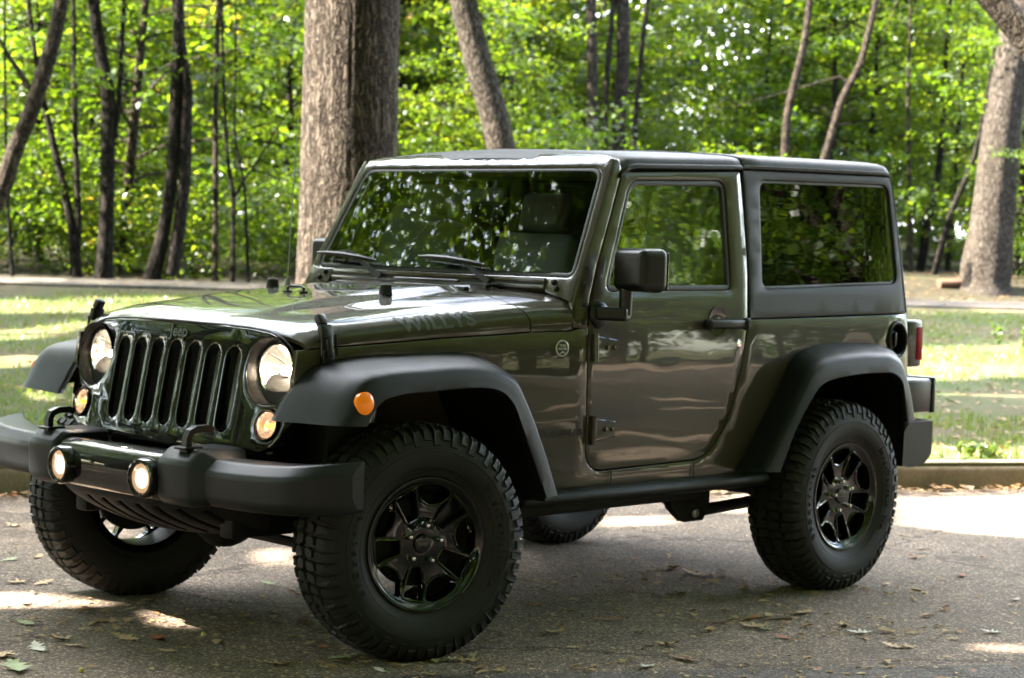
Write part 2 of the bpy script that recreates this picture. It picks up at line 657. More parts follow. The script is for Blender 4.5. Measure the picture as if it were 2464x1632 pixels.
def asphalt_mat(name, base, speck=1.0):
    m, nt, p = mat(name)
    v = N(nt, 'ShaderNodeTexVoronoi', Scale=125.0, feature='F1')
    tc = nt.nodes.new('ShaderNodeTexCoord')
    nt.links.new(tc.outputs['Object'], v.inputs['Vector'])
    n1 = noise_tex(nt, 90, 4, .7)
    n2 = noise_tex(nt, .9, 5, .6)
    n3 = noise_tex(nt, 6, 4, .65)
    sep = nt.nodes.new('ShaderNodeSeparateColor')
    nt.links.new(v.outputs['Color'], sep.inputs[0])
    r = ramp(nt, sep.outputs[0], [(0, tuple(c * .45 for c in base)), (.45, tuple(c * .85 for c in base)), (.78, tuple(c * 1.2 for c in base)), (.92, tuple(c * (1 + 1.1 * speck) for c in base)), (1.0, tuple(c * (1 + 2.0 * speck) for c in base))])
    big = ramp(nt, n2.outputs['Fac'], [(.3, (.72, .70, .68)), (.7, (1.15, 1.12, 1.08))])
    mid = ramp(nt, n3.outputs['Fac'], [(.3, (.86, .85, .84)), (.7, (1.1, 1.1, 1.1))])
    m1 = N(nt, 'ShaderNodeMixRGB', blend_type='MULTIPLY'); m1.inputs[0].default_value = 1
    nt.links.new(r.outputs['Color'], m1.inputs[1]); nt.links.new(big.outputs['Color'], m1.inputs[2])
    m2 = N(nt, 'ShaderNodeMixRGB', blend_type='MULTIPLY'); m2.inputs[0].default_value = 1
    nt.links.new(m1.outputs[0], m2.inputs[1]); nt.links.new(mid.outputs['Color'], m2.inputs[2])
    # hairline cracks and worn stains
    nd = noise_tex(nt, 1.6, 5, .6)
    vm = N(nt, 'ShaderNodeMixRGB', blend_type='ADD'); vm.inputs[0].default_value = .9
    nt.links.new(tc.outputs['Object'], vm.inputs[1]); nt.links.new(nd.outputs['Color'], vm.inputs[2])
    ck_ = N(nt, 'ShaderNodeTexVoronoi', Scale=.42, feature='DISTANCE_TO_EDGE')
    nt.links.new(vm.outputs[0], ck_.inputs['Vector'])
    cr_ = ramp(nt, ck_.outputs['Distance'], [(0, (.42, .40, .38)), (.004, (.55, .53, .5)), (.009, (1, 1, 1))])
    st_n = noise_tex(nt, 2.7, 3, .5)
    sr_ = ramp(nt, st_n.outputs['Fac'], [(.30, (.70, .68, .66)), (.42, (1, 1, 1))])
    m3 = N(nt, 'ShaderNodeMixRGB', blend_type='MULTIPLY'); m3.inputs[0].default_value = 1
    nt.links.new(m2.outputs[0], m3.inputs[1]); nt.links.new(cr_.outputs['Color'], m3.inputs[2])
    m4 = N(nt, 'ShaderNodeMixRGB', blend_type='MULTIPLY'); m4.inputs[0].default_value = .8
    nt.links.new(m3.outputs[0], m4.inputs[1]); nt.links.new(sr_.outputs['Color'], m4.inputs[2])
    nt.links.new(m4.outputs[0], p.inputs['Base Color'])
    p.inputs['Roughness'].default_value = .88
    p.inputs['Specular IOR Level'].default_value = .3
    b = bump(nt, v.outputs['Distance'], .7, .004)
    b2 = bump(nt, n1.outputs['Fac'], .5, .004, b.outputs['Normal'])
    nt.links.new(b2.outputs['Normal'], p.inputs['Normal'])
    return m


def concrete_mat(name, base):
    m, nt, p = mat(name)
    a = noise_tex(nt, 2.2, 6, .65)
    b = noise_tex(nt, 55, 4, .7)
    r = ramp(nt, a.outputs['Fac'], [(.3, tuple(c * .55 for c in base)), (.55, base), (.75, tuple(c * 1.15 for c in base))])
    r2 = ramp(nt, b.outputs['Fac'], [(.3, (.75, .75, .75)), (.7, (1.1, 1.1, 1.1))])
    mx = N(nt, 'ShaderNodeMixRGB', blend_type='MULTIPLY'); mx.inputs[0].default_value = 1
    nt.links.new(r.outputs['Color'], mx.inputs[1]); nt.links.new(r2.outputs['Color'], mx.inputs[2])
    nt.links.new(mx.outputs[0], p.inputs['Base Color'])
    p.inputs['Roughness'].default_value = .9
    bb = bump(nt, b.outputs['Fac'], .5, .006)
    nt.links.new(bb.outputs['Normal'], p.inputs['Normal'])
    return m


def sdw(s, d, z=None, dz=0.0):
    x, y = K0[0] + s * KT[0] + d * KN[0], K0[1] + s * KT[1] + d * KN[1]
    return (x, y, (float(gz(x, y)) if z is None else z) + dz)


# terrain: one sheet, fine near the lawn, coarse towards the horizon
ss = np.unique(np.r_[-600, -350, -200, -120, -80, np.arange(-60, 61, 1.0), 80, 120, 200, 350, 600])
dd = np.unique(np.r_[-600, -350, -200, -120, -80, np.arange(-60, -18, 3), -17.4, -17.0, -16.9, -8, 0.0, .03, .10, np.arange(.5, 24, .5), np.arange(24, 60, 2), 70, 90, 130, 200, 350, 600])
G = MB()
G.grid([[sdw(s, d, None if d > .02 or d < -16.95 else -.012) for s in ss] for d in dd])
ground = tag(G.build('ground', ground_mat(), None, angle=60), kind='structure')
road = MB()
road.grid([[sdw(s, d, 0.0) for s in np.linspace(-60, 60, 40)] for d in (-17.0, -12, -8, -4, -1, .03)])
tag(road.build('road', asphalt_mat('asphalt', (.176, .135, .102)), None, angle=0), kind='structure')
# the newer strip of asphalt along the lower edge of the picture
pa, pb_ = ground_hit(0, 1648), ground_hit(2464, 1606)
pd = (pb_ - pa).normalized(); pn = Vector((pd.y, -pd.x, 0))
pm = MB().grid([[pa - pd * 8 + pn * q + Vector((0, 0, .004 - pa.z)), pb_ + pd * 8 + pn * q + Vector((0, 0, .004 - pb_.z))] for q in (0, 1.6)])
tag(pm.build('road_strip', asphalt_mat('asphalt_new', (.115, .098, .086), .6), None, angle=0), kind='structure')
kb = MB()
kp = roundpoly([(.0, -.02), (.022, .160), (.165, .170), (.175, .02)], [0, .055, .03, 0], 6)
for s0 in np.arange(-57.2, 57, 3.05):
    kb.grid([[sdw(s, d, z - (.006 if e in (0, 4) else 0)) for d, z in kp] for e, s in enumerate((s0 + .005, s0 + .012, s0 + 1.5, s0 + 3.033, s0 + 3.04))], flip=True)
tag(kb.build('kerb', concrete_mat('kerb_concrete', (.25, .205, .15)), None, angle=50), kind='structure')
kb = MB()
kb.grid([[sdw(s, -17.0 - d, z) for d, z in kp] for s in np.arange(-58, 58, 2.0)])
tag(kb.build('kerb_opposite', concrete_mat('kerb_concrete_b', (.34, .31, .26)), None, angle=50), kind='structure')
pt = MB()
pt.grid([[sdw(s, d, None, .03 if .0 < k < 3 else -.05) for k, d in enumerate((15.9, 15.92, 17.78, 17.8))] for s in np.arange(-58, 58, 1.0)], flip=True)
tag(pt.build('path', asphalt_mat('path_asphalt', (.105, .090, .074), .4), None, angle=50), kind='structure')


wf = MB()
wf.grid([[sdw(s, d, None, .012) for s in np.arange(-58, 58.1, 2.0)] for d in (17.82, 18.4, 19, 19.6, 20.2, 21, 23, 26, 30, 36, 44, 54, 66)])
tag(wf.build('wood_floor', simple('wood_floor_litter', (.034, .028, .015), .95, 0, 0, .2, .6, 30, .5), None, angle=60), kind='structure')

# ------------------------------------------------------------------ foliage and bark materials
def leaf_mat(name, cols, trans, gloss=.06, tmix=.5):
    m, nt, p = mat(name)
    nt.nodes.remove(p)
    out = nt.nodes['Material Output']
    geo = nt.nodes.new('ShaderNodeNewGeometry')
    oi = nt.nodes.new('ShaderNodeObjectInfo')
    add = N(nt, 'ShaderNodeMath', operation='MULTIPLY_ADD'); add.inputs[1].default_value = .36
    nt.links.new(oi.outputs['Random'], add.inputs[0])
    ml = N(nt, 'ShaderNodeMath', operation='MULTIPLY'); ml.inputs[1].default_value = .64
    nt.links.new(geo.outputs['Random Per Island'], ml.inputs[0])
    nt.links.new(ml.outputs[0], add.inputs[2])
    k = len(cols)
    r1 = ramp(nt, add.outputs[0], [(c[0], c[1]) for c in cols])
    r2 = ramp(nt, add.outputs[0], [(c[0], c[1]) for c in trans])
    df = nt.nodes.new('ShaderNodeBsdfDiffuse'); tl = nt.nodes.new('ShaderNodeBsdfTranslucent')
    gl = nt.nodes.new('ShaderNodeBsdfGlossy'); gl.inputs['Roughness'].default_value = .38
    nt.links.new(r1.outputs['Color'], df.inputs['Color'])
    nt.links.new(r2.outputs['Color'], tl.inputs['Color'])
    m1 = nt.nodes.new('ShaderNodeMixShader'); m1.inputs[0].default_value = tmix
    nt.links.new(df.outputs[0], m1.inputs[1]); nt.links.new(tl.outputs[0], m1.inputs[2])
    m2 = nt.nodes.new('ShaderNodeMixShader'); m2.inputs[0].default_value = gloss
    nt.links.new(m1.outputs[0], m2.inputs[1]); nt.links.new(gl.outputs[0], m2.inputs[2])
    nt.links.new(m2.outputs[0], out.inputs['Surface'])
    return m


G1 = [(0, (.026, .050, .010)), (.5, (.046, .080, .013)), (.93, (.078, .105, .018)), (.97, (.22, .17, .02)), (1, (.25, .15, .02))]
T1 = [(0, (.055, .115, .005)), (.5, (.142, .240, .008)), (.93, (.29, .345, .014)), (.97, (.36, .28, .02)), (1, (.38, .22, .02))]
LEAF = leaf_mat('green_leaves', G1, T1, .035, .52)
LEAFD = leaf_mat('canopy_leaves', [(0, (.028, .052, .010)), (1, (.05, .09, .016))], [(0, (.05, .11, .007)), (1, (.10, .19, .012))], .05, .42)


def bark_mat(name, a, b, scale=7.0, depth=.03, stretch=.12):
    m, nt, p = mat(name)
    v = N(nt, 'ShaderNodeTexVoronoi', Scale=scale, feature='DISTANCE_TO_EDGE')
    tc = nt.nodes.new('ShaderNodeTexCoord')
    mp = nt.nodes.new('ShaderNodeMapping'); mp.inputs['Scale'].default_value = (1, 1, stretch)
    nz_ = noise_tex(nt, 4, 4, .6)
    mxv = N(nt, 'ShaderNodeMixRGB', blend_type='ADD'); mxv.inputs[0].default_value = .18
    nt.links.new(tc.outputs['Object'], mxv.inputs[1]); nt.links.new(nz_.outputs['Color'], mxv.inputs[2])
    nt.links.new(mxv.outputs[0], mp.inputs['Vector'])
    nt.links.new(mp.outputs['Vector'], v.inputs['Vector'])
    n2 = noise_tex(nt, 30, 5, .7, mapping=(1, 1, .35))
    r = ramp(nt, v.outputs['Distance'], [(0, tuple(c * .25 for c in a)), (.16, a), (.45, b)])
    r2 = ramp(nt, n2.outputs['Fac'], [(.25, (.62, .60, .58)), (.75, (1.15, 1.15, 1.15))])
    mx = N(nt, 'ShaderNodeMixRGB', blend_type='MULTIPLY'); mx.inputs[0].default_value = 1
    nt.links.new(r.outputs['Color'], mx.inputs[1]); nt.links.new(r2.outputs['Color'], mx.inputs[2])
    nt.links.new(mx.outputs[0], p.inputs['Base Color'])
    p.inputs['Roughness'].default_value = .95
    p.inputs['Specular IOR Level'].default_value = .15
    rr = ramp(nt, v.outputs['Distance'], [(0, (0, 0, 0)), (.22, (1, 1, 1))])
    b1 = bump(nt, rr.outputs['Color'], 1.0, depth)
    b2 = bump(nt, n2.outputs['Fac'], .6, depth * .4, b1.outputs['Normal'])
    nt.links.new(b2.outputs['Normal'], p.inputs['Normal'])
    return m


BARK = bark_mat('oak_bark', (.070, .054, .041), (.150, .125, .100), 36.0, .018, .05)
BARKL = bark_mat('pale_bark', (.066, .054, .042), (.120, .102, .082), 26.0, .010, .25)
BARKD = bark_mat('dark_bark', (.022, .018, .014), (.05, .040, .032), 20.0, .015, .2)
BARKM = bark_mat('brown_bark', (.050, .038, .028), (.105, .080, .060), 22.0, .012, .2)


# ------------------------------------------------------------------ leaf clouds
def leaves(C, size, up=.6, seed=1, droop=.0, wid=.62, aim=None):
    """C (n,3) leaf positions; returns V, F: one folded four-cornered leaf each"""
    g = np.random.default_rng(seed)
    n = len(C)
    nrm = g.normal(size=(n, 3)); nrm /= np.linalg.norm(nrm, axis=1)[:, None]
    nrm = nrm * (1 - up) + np.array([0, 0, 1.0]) * up
    nrm /= np.linalg.norm(nrm, axis=1)[:, None]
    a = g.normal(size=(n, 3))
    a -= nrm * np.sum(a * nrm, axis=1)[:, None]
    a /= np.linalg.norm(a, axis=1)[:, None]
    b = np.cross(nrm, a)
    L = (size * g.uniform(.65, 1.3, n))[:, None]
    w = L * wid * .5 * g.uniform(.75, 1.15, n)[:, None]
    fold = L * g.uniform(.02, .14, n)[:, None]
    tipd = np.array([0, 0, -1.0]) * L * droop
    V = np.stack([C - a * L * .5, C - a * L * .02 + b * w + nrm * fold, C + a * L * .5 + tipd, C - a * L * .02 - b * w + nrm * fold], 1).reshape(-1, 3)
    F = np.arange(n * 4).reshape(n, 4)
    return V, F


def spray_points(tips, n_each, rad, thick, g):
    out = []
    for t, r in tips:
        k = int(n_each * (r / rad) ** 2 * g.uniform(.7, 1.3))
        ang = g.uniform(0, 2 * np.pi, k); rr = r * np.sqrt(g.uniform(0, 1, k))
        tilt = g.normal(0, .18, 2)
        x, y = rr * np.cos(ang), rr * np.sin(ang)
        z = g.normal(0, thick, k) + x * tilt[0] + y * tilt[1] - .12 * rr
        out.append(np.stack([t[0] + x, t[1] + y, t[2] + z], 1))
    return np.concatenate(out)


def limb_path(p0, p1, sag, n, g, wob=.08):
    p0, p1 = np.array(p0, float), np.array(p1, float)
    L = np.linalg.norm(p1 - p0)
    pts = []
    for i in range(n + 1):
        t = i / n
        q = p0 * (1 - t) + p1 * t + np.array([0, 0, sag * L * 4 * t * (1 - t)])
        if 0 < i < n: q = q + g.normal(0, wob * L / n, 3)
        pts.append(Vector(q))
    return pts


def make_understory(seed, H=7.0, n_br=34, leaf=.105, n_each=85, r0=.06, spread=2.3, z0=.9, wood=None):
    """prototype: thin trunk, limbs and flat layered sprays of leaves"""
    g = np.random.default_rng(seed)
    t = MB()
    lean = g.normal(0, .35, 2)
    tr = [Vector((lean[0] * (k / 6) ** 1.5 + g.normal(0, .05), lean[1] * (k / 6) ** 1.5 + g.normal(0, .05), H * .95 * k / 6)) for k in range(7)]
    tr[0] = Vector((0, 0, -.2))
    t.tube(tr, [r0 * (1.25 - 1.1 * k / 6) for k in range(7)], 8)
    tips = []
    for k in range(n_br):
        f = (k + g.uniform(0, .9)) / n_br
        h = z0 + (H - z0) * f
        i = min(5, int(h / H * 6)); base = tr[i].lerp(tr[i + 1], h / (H * .95) * 6 - i if h / (H * .95) * 6 - i < 1 else 1)
        L = spread * (1.0 - .55 * max(0, f - .3)) * g.uniform(.55, 1.1)
        az = k * 2.4 + g.uniform(-.5, .5)
        end = np.array([base.x + L * math.cos(az), base.y + L * math.sin(az), base.z + L * g.uniform(-.08, .32)])
        pth_ = limb_path(base, end, .05, 4, g)
        t.tube(pth_, [r0 * .35 * (1 - .75 * j / 4) * (1.1 - f * .6) for j in range(5)], 5, False)
        for j, fr in enumerate((.45, .75, 1.0)):
            q = pth_[0].lerp(pth_[-1], fr)
            tips.append((np.array([q.x, q.y, q.z]) + g.normal(0, .14, 3), g.uniform(.35, .62)))
    C = spray_points(tips, n_each, .5, .07, g)
    return t, leaves(C, leaf, .55, seed, .12), None


def add_tree(name, label, cat, trunk_mb, VF, wood, leafm, loc, rz=0, sc=1.0, group=None, smoothb=True):
    root = tag(empty(name, loc), label, cat, group)
    root.rotation_euler = (0, 0, rz); root.scale = (sc, sc, sc)
    trunk_mb.build('trunk', wood, root, angle=60 if smoothb else 0, weld=False)
    np_mesh('crown', VF[0], VF[1], leafm, root)
    return root


# tall crowns share one leaf cloud each
def crown_cloud(seed, R=4.2, H=6.5, n=9000, leaf=.17):
    g = np.random.default_rng(seed)
    k = 150
    u = g.normal(size=(k, 3)); u /= np.linalg.norm(u, axis=1)[:, None]
    rr = g.uniform(.35, 1.0, k) ** .6
    cc = u * rr[:, None] * np.array([R, R, H * .5])
    tips = [(c, g.uniform(.5, 1.0)) for c in cc]
    return leaves(spray_points(tips, n / k * 1.2, .8, .16, g), leaf, .5, seed, .1)


def trunk_tube(pts, rads, n=16, bark=.06, seed=0, per=.18):
    """a bark-rough trunk along pts (world)"""
    P = spline(pts, max(8, int((Vector(pts[-1]) - Vector(pts[0])).length / per)))
    q = np.linspace(0, 1, len(rads)); tt = np.linspace(0, 1, len(P))
    R = np.interp(tt, q, rads)
    m = MB()
    rows = []
    up = None
    for i, p_ in enumerate(P):
        t = (P[min(i + 1, len(P) - 1)] - P[max(i - 1, 0)]).normalized()
        if up is None: up = t.orthogonal().normalized()
        up = (up - t * up.dot(t)).normalized(); w = t.cross(up)
        row = []
        for k in range(n):
            a = 2 * math.pi * k / n
            d = up * math.cos(a) + w * math.sin(a)
            f = 1 + bark * noise.noise(Vector((d.x * 2.2 + seed, d.y * 2.2, p_.z * .55))) + bark * .5 * noise.noise(Vector((d.x * 6 + seed, d.y * 6, p_.z * 1.6)))
            row.append(p_ + d * R[i] * f)
        rows.append(row)
    m.grid(rows, close_u=True)
    return m


CROWNS = [crown_cloud(101), crown_cloud(102, 3.6, 7.5), crown_cloud(103, 4.8, 5.5)]
CROWN_ME = []
_cnt = [0]


def add_crown(root, loc, sc):
    i = _cnt[0] % 3; _cnt[0] += 1
    if len(CROWN_ME) < 3:
        o = np_mesh('crown', CROWNS[i][0], CROWNS[i][1], LEAF, root)
        CROWN_ME.append(o.data)
    else:
        o = link(bpy.data.objects.new('crown', CROWN_ME[i]), root)
    o.location = loc; o.rotation_euler = (0, 0, rnd.uniform(0, 6.28)); o.scale = (sc, sc, sc)
    return o


def px_trunk(name, label, cat, pix, depth, widths, wood, crown=True, top=11.0, nseg=14, bark=.06, extra=(), flare=1.35, per=.22, cscale=1.0, ox=0.0, oy=0.0, sx=1.0):
    """pix: photo pixels from the base upwards; widths in photo pixels"""
    pts = [at(ox + u * sx, oy + v * sx, depth) for u, v in pix]
    rad = [w * sx * depth / FPX / 2 for w in widths]
    b = pts[0]
    d0 = (pts[0] - pts[1]).normalized()
    if b.z > gz(b.x, b.y):
        k = (b.z - float(gz(b.x, b.y)) + .1) / max(.2, -d0.z)
        pts = [b + d0 * k] + pts; rad = [rad[0]] + rad
    pts = [pts[0] + (pts[0] - pts[1]).normalized() * .15] + pts
    rad = [rad[0] * flare] + rad
    d1 = (pts[-1] - pts[-2]).normalized(); d1 = (d1 + Vector((0, 0, .6))).normalized()
    while pts[-1].z < top:
        pts.append(pts[-1] + d1 * 2.0); rad.append(rad[-1] * .86)
        d1 = (d1 + Vector((rnd.uniform(-.1, .1), rnd.uniform(-.1, .1), .15))).normalized()
    base = Vector((pts[0].x, pts[0].y, float(gz(pts[0].x, pts[0].y))))
    cum = np.r_[0, np.cumsum([(pts[i + 1] - pts[i]).length for i in range(len(pts) - 1)])]
    P2 = [p_ - base for p_ in pts]
    rs_ = np.interp(np.linspace(0, cum[-1], 40), cum, rad)
    tm = trunk_tube(P2, list(rs_), nseg, bark, rnd.uniform(0, 50), per)
    for e in extra:
        ep = [at(ox + u * sx, oy + v * sx, depth) - base for u, v in e[0]]
        er = [w * sx * depth / FPX / 2 for w in e[1]]
        d1 = (ep[-1] - ep[-2]).normalized()
        for _ in range(2):
            ep.append(ep[-1] + d1 * 1.3); er.append(er[-1] * .7)
        tm.tube(ep, er, 8)
    root = tag(empty(name, base), label, cat)
    if crown:
        g = np.random.default_rng(int(abs(base.x * 100)))
        tp = P2[-1]
        for _ in range(5):
            az = g.uniform(0, 6.28); L = g.uniform(1.6, 3.0) * cscale
            tm.tube(limb_path(tp - Vector((0, 0, g.uniform(.5, 3))), tp + Vector((L * math.cos(az), L * math.sin(az), g.uniform(0, 2.5))), .05, 4, g), [rad[-1] * .5, rad[-1] * .35, rad[-1] * .25, rad[-1] * .2, .02], 6)
    tm.build('trunk', wood, root, angle=60, weld=False)
    if crown: add_crown(root, tp + Vector((0, 0, 1.5)), cscale)
    return root
# ------------------------------------------------------------------ the trees one can tell apart
K_ = PW / 2367.0
Z1 = dict(sx=760 / 1655)
Z2 = dict(ox=700, sx=800 / 2368)
Z3 = dict(ox=1450, sx=1014 / 2368)
Z4 = dict(ox=2100, oy=300, sx=364 / 601)


def oak_trunk():
    dep = 17.5
    pts = [at(u * K_, v * K_, dep) for u, v in ((796, 760), (802, 640), (808, 350), (815, 0), (818, -250))]
    b = pts[0]; b = Vector((b.x, b.y, float(gz(b.x, b.y))))
    root = tag(empty('oak_tree', b), 'massive oak trunk with deeply furrowed grey bark standing on the lawn behind the windscreen', 'tree')
    P = [Vector((0, 0, -.1))] + [p_ - b for p_ in pts[1:]]
    P += [P[-1] + Vector((.1, .1, 2.5)), P[-1] + Vector((.3, .3, 6.0))]
    sp_ = spline(P, 230)
    rows = []
    for i, c in enumerate(sp_):
        h = c.z
        r = .428 - .006 * h + .16 * math.exp(-max(0, h) / .35)
        row = []
        n = 150
        for k in range(n):
            a = 2 * math.pi * k / n
            x, y = math.cos(a), math.sin(a)
            q = Vector((x * 9.5, y * 9.5, h * .45))
            q = q + Vector((noise.noise(q * .6), noise.noise(q * .6 + Vector((9, 3, 1))), 0)) * .45
            rid = abs(noise.noise(q)) + .5 * abs(noise.noise(q * 2.1))
            f = 1 + .028 * noise.noise(Vector((x * 1.3, y * 1.3, h * .3))) + .045 * min(.45, rid) + .008 * noise.noise(Vector((x * 20, y * 20, h * 9)))
            row.append(c + Vector((x, y, 0)) * r * f * .985)
        rows.append(row)
    m = MB(); m.grid(rows, close_u=True)
    g = np.random.default_rng(5)
    for k in range(7):
        az = k * .9 + .3; h = 6.5 + .5 * k; L = g.uniform(4, 6.5)
        st = sp_[min(len(sp_) - 1, int(len(sp_) * h / sp_[-1].z))] if h < sp_[-1].z else sp_[-1]
        m.tube(limb_path(st, st + Vector((L * math.cos(az), L * math.sin(az), g.uniform(1.5, 3.5))), .06, 6, g), [.16, .13, .11, .09, .07, .05, .02], 9)
    m.build('trunk', BARK, root, angle=60, weld=False)
    return root


oak = oak_trunk()
leaner = px_trunk('leaning_tree', 'smooth pale trunk leaning left above the cabin roof of the vehicle', 'tree', [(1225 * 1.0, 620), (1222, 480), (1207, 365), (1186, 270), (1156, 169), (1136, 95), (1115, 0), (1100, -120)], 24.0, [74, 72, 69, 69, 68, 64, 66, 62], BARKL, crown=False, per=.12, nseg=20)
right_tree = px_trunk('flared_trunk_tree', 'grey trunk with flared roots standing beyond the path at the right edge', 'tree', [(450, 590), (462, 480), (475, 380), (488, 250), (503, 100), (516, 0), (560, -250)], 34.6, [205, 185, 172, 164, 158, 152, 140], BARKL, crown=False, per=.12, nseg=28, flare=1.5, bark=.10, **Z4)
left_lean = px_trunk('left_leaning_tree' if False else 'leaning_tree', 'brown trunk leaning right across the upper left corner', 'tree', [(-90, 1180), (-45, 1100), (15, 980), (72, 800), (158, 600), (225, 400), (285, 200), (322, 0), (340, -150)], 24.0, [98, 96, 92, 88, 85, 82, 76, 72, 70], BARKM, crown=False, extra=[([(150, 460), (105, 380), (55, 310), (10, 230)], [34, 28, 24, 20])], **Z1)
px_trunk('forked_tree', 'slim dark tree forking from the ground left of the black trunks', 'tree', [(400, 1430), (385, 1250), (360, 1100), (325, 940), (285, 780), (235, 560), (200, 380)], 29.0, [66, 48, 42, 38, 36, 30, 26], BARKD, crown=False, extra=[([(408, 1330), (412, 1150), (402, 900), (392, 650), (390, 400), (388, 200)], [36, 34, 32, 30, 26, 22])], **Z1)
px_trunk('dark_tree', 'straight black trunk with one thin side stem near the left of the wood', 'tree', [(545, 1440), (552, 1300), (560, 1100), (565, 850), (566, 700), (562, 450), (532, 300), (490, 0)], 28.8, [94, 82, 78, 76, 76, 70, 62, 60], BARKD, crown=False, extra=[([(600, 720), (618, 600), (630, 400), (650, 0), (655, -200)], [30, 28, 26, 24, 22])], **Z1)
px_trunk('pale_tree', 'pale sunlit trunk leaning left between the dark trunks', 'tree', [(775, 1320), (735, 1150), (700, 1000), (690, 850), (680, 640), (655, 480), (640, 300)], 37.0, [66, 60, 56, 54, 52, 46, 40], BARKL, **Z1)
px_trunk('twin_tree', 'twin black trunks rising from one base and crossing', 'tree', [(805, 1425), (850, 1250), (893, 1000), (913, 700), (922, 450), (938, 100), (938, -60)], 28.6, [88, 70, 66, 64, 62, 58, 54], BARKD, crown=False, extra=[([(900, 1440), (938, 1200), (968, 950), (975, 650), (982, 480), (962, 300), (940, 150)], [80, 70, 66, 64, 58, 50, 44])], **Z1)
px_trunk('slim_tree', 'slender straight trunk right of the twin black trunks', 'tree', [(1128, 1400), (1130, 1000), (1130, 600), (1145, 0)], 29.6, [34, 30, 28, 27], BARKM, crown=False, **Z1)
px_trunk('forked_tree', 'thin dark sapling forking high beside the big oak', 'tree', [(1220, 1410), (1222, 1200), (1222, 1040), (1195, 850), (1185, 700)], 29.4, [28, 26, 24, 20, 17], BARKD, crown=False, top=5, extra=[([(1225, 1040), (1280, 940), (1345, 850), (1400, 760)], [18, 15, 13, 10])], **Z1)
px_trunk('slim_tree', 'very thin dark stem just left of the big oak', 'tree', [(1300, 1420), (1290, 1150), (1278, 960), (1240, 780), (1235, 300)], 29.6, [18, 16, 15, 13, 11], BARKD, crown=False, top=6, **Z1)
px_trunk('slim_tree', 'thin dark stem at the far left edge of the wood', 'tree', [(62, 1410), (52, 1250), (40, 1050), (30, 700)], 28.4, [24, 20, 18, 14], BARKD, crown=False, top=6, **Z1)
px_trunk('brown_tree', 'thick brown trunk half hidden by leaves right of the leaning pale trunk', 'tree', [(1590, 1300), (1585, 900), (1560, 600), (1540, 300), (1570, 100), (1600, 0), (1620, -150)], 37.0, [120, 115, 112, 108, 104, 100, 96], BARKM, crown=False, **Z2)
px_trunk('grey_tree', 'hazy grey trunk deep in the wood above the cabin roof', 'tree', [(1860, 1300), (1855, 700), (1850, 300), (1850, 0)], 48.0, [66, 60, 56, 54], BARKM, **Z2)
px_trunk('brown_tree', 'straight brown trunk behind broad leaves over the roof seam', 'tree', [(2150, 1300), (2148, 520), (2142, 250), (2140, 0)], 36.0, [82, 76, 74, 70], BARKM, crown=False, **Z2)
px_trunk('brown_tree', 'reddish brown trunk with a thin companion stem over the door window', 'tree', [(95, 1000), (92, 700), (112, 400), (116, 200), (116, 0)], 37.0, [84, 80, 76, 74, 72], BARKM, crown=False, extra=[([(8, 900), (18, 500), (42, 220), (60, 0)], [34, 32, 30, 26])], **Z3)
px_trunk('slim_tree', 'dark slanting stem right of the reddish brown trunk', 'tree', [(175, 900), (190, 620), (206, 430), (238, 120), (262, -40)], 36.0, [30, 28, 27, 26, 24], BARKD, crown=False, top=7, **Z3)
px_trunk('bent_tree', 'brown bent trunk rising over the hard top side window', 'tree', [(1020, 1050), (1025, 870), (1038, 650), (1085, 440), (1132, 250), (1158, 60), (1170, -100)], 35.0, [50, 47, 44, 42, 40, 38, 36], BARKM, crown=False, **Z3)
px_trunk('bent_tree', 'brown trunk leaning right over the rear of the hard top', 'tree', [(1190, 1050), (1250, 880), (1300, 705), (1362, 520), (1445, 370), (1490, 200), (1540, 0)], 35.5, [46, 44, 42, 42, 38, 36, 34], BARKM, crown=False, extra=[([(1385, 470), (1330, 430), (1295, 440)], [16, 12, 8]), ([(1440, 380), (1480, 450), (1500, 400)], [12, 9, 6])], **Z3)
px_trunk('slim_tree', 'thin grey stem rising behind the rear corner of the hard top', 'tree', [(150, 520), (150, 380), (146, 200), (140, -100), (146, -300)], 37.0, [20, 17, 15, 14, 12], BARKM, crown=False, top=7, **Z4)
px_trunk('bent_tree', 'dark crooked stem left of the flared grey trunk', 'tree', [(205, 470), (215, 400), (240, 300), (268, 120), (280, -50)], 38.0, [36, 32, 28, 24, 20], BARKD, crown=False, top=7, **Z4)
px_trunk('bent_tree', 'dark sapling curving right up to the flared grey trunk', 'tree', [(278, 470), (305, 370), (345, 270), (382, 190), (420, 60), (445, -60)], 36.0, [26, 24, 22, 20, 18, 15], BARKD, crown=False, top=7, **Z4)
px_trunk('slim_tree', 'thin dark stem right of the flared grey trunk at the picture edge', 'tree', [(578, 500), (586, 380), (592, 250), (606, 60)], 37.0, [30, 26, 24, 22], BARKD, crown=False, top=8, **Z4)

# a nearer tree right of the picture whose limb hangs into the upper right corner
rt = at(2900, 700, 17.0); rt = Vector((rt.x, rt.y, float(gz(rt.x, rt.y))))
limb_root = tag(empty('limb_tree', rt), 'rough sunlit limb reaching into the upper right corner in front of the flared trunk', 'tree')
tm = trunk_tube([Vector((0, 0, -.2)), Vector((.05, 0, 1.5)), Vector((0, .1, 3.0)), Vector((0, .1, 7)), Vector((.2, .3, 11))], [.38, .30, .28, .24, .14], 20, .1, 3, .15)
lim = [at(2640, 330, 17.0) - rt, at(2540, 190, 17.0) - rt, at(2470, 88, 17.0) - rt, at(2420, 30, 17.0) - rt, at(2370, -25, 17.0) - rt, at(2290, -90, 17.0) - rt, at(2150, -230, 17.0) - rt]
tm.merge(trunk_tube([Vector((0, .05, 2.2))] + lim, [.20, .17, .15, .13, .125, .12, .11, .09, .05], 18, .14, 8, .10))
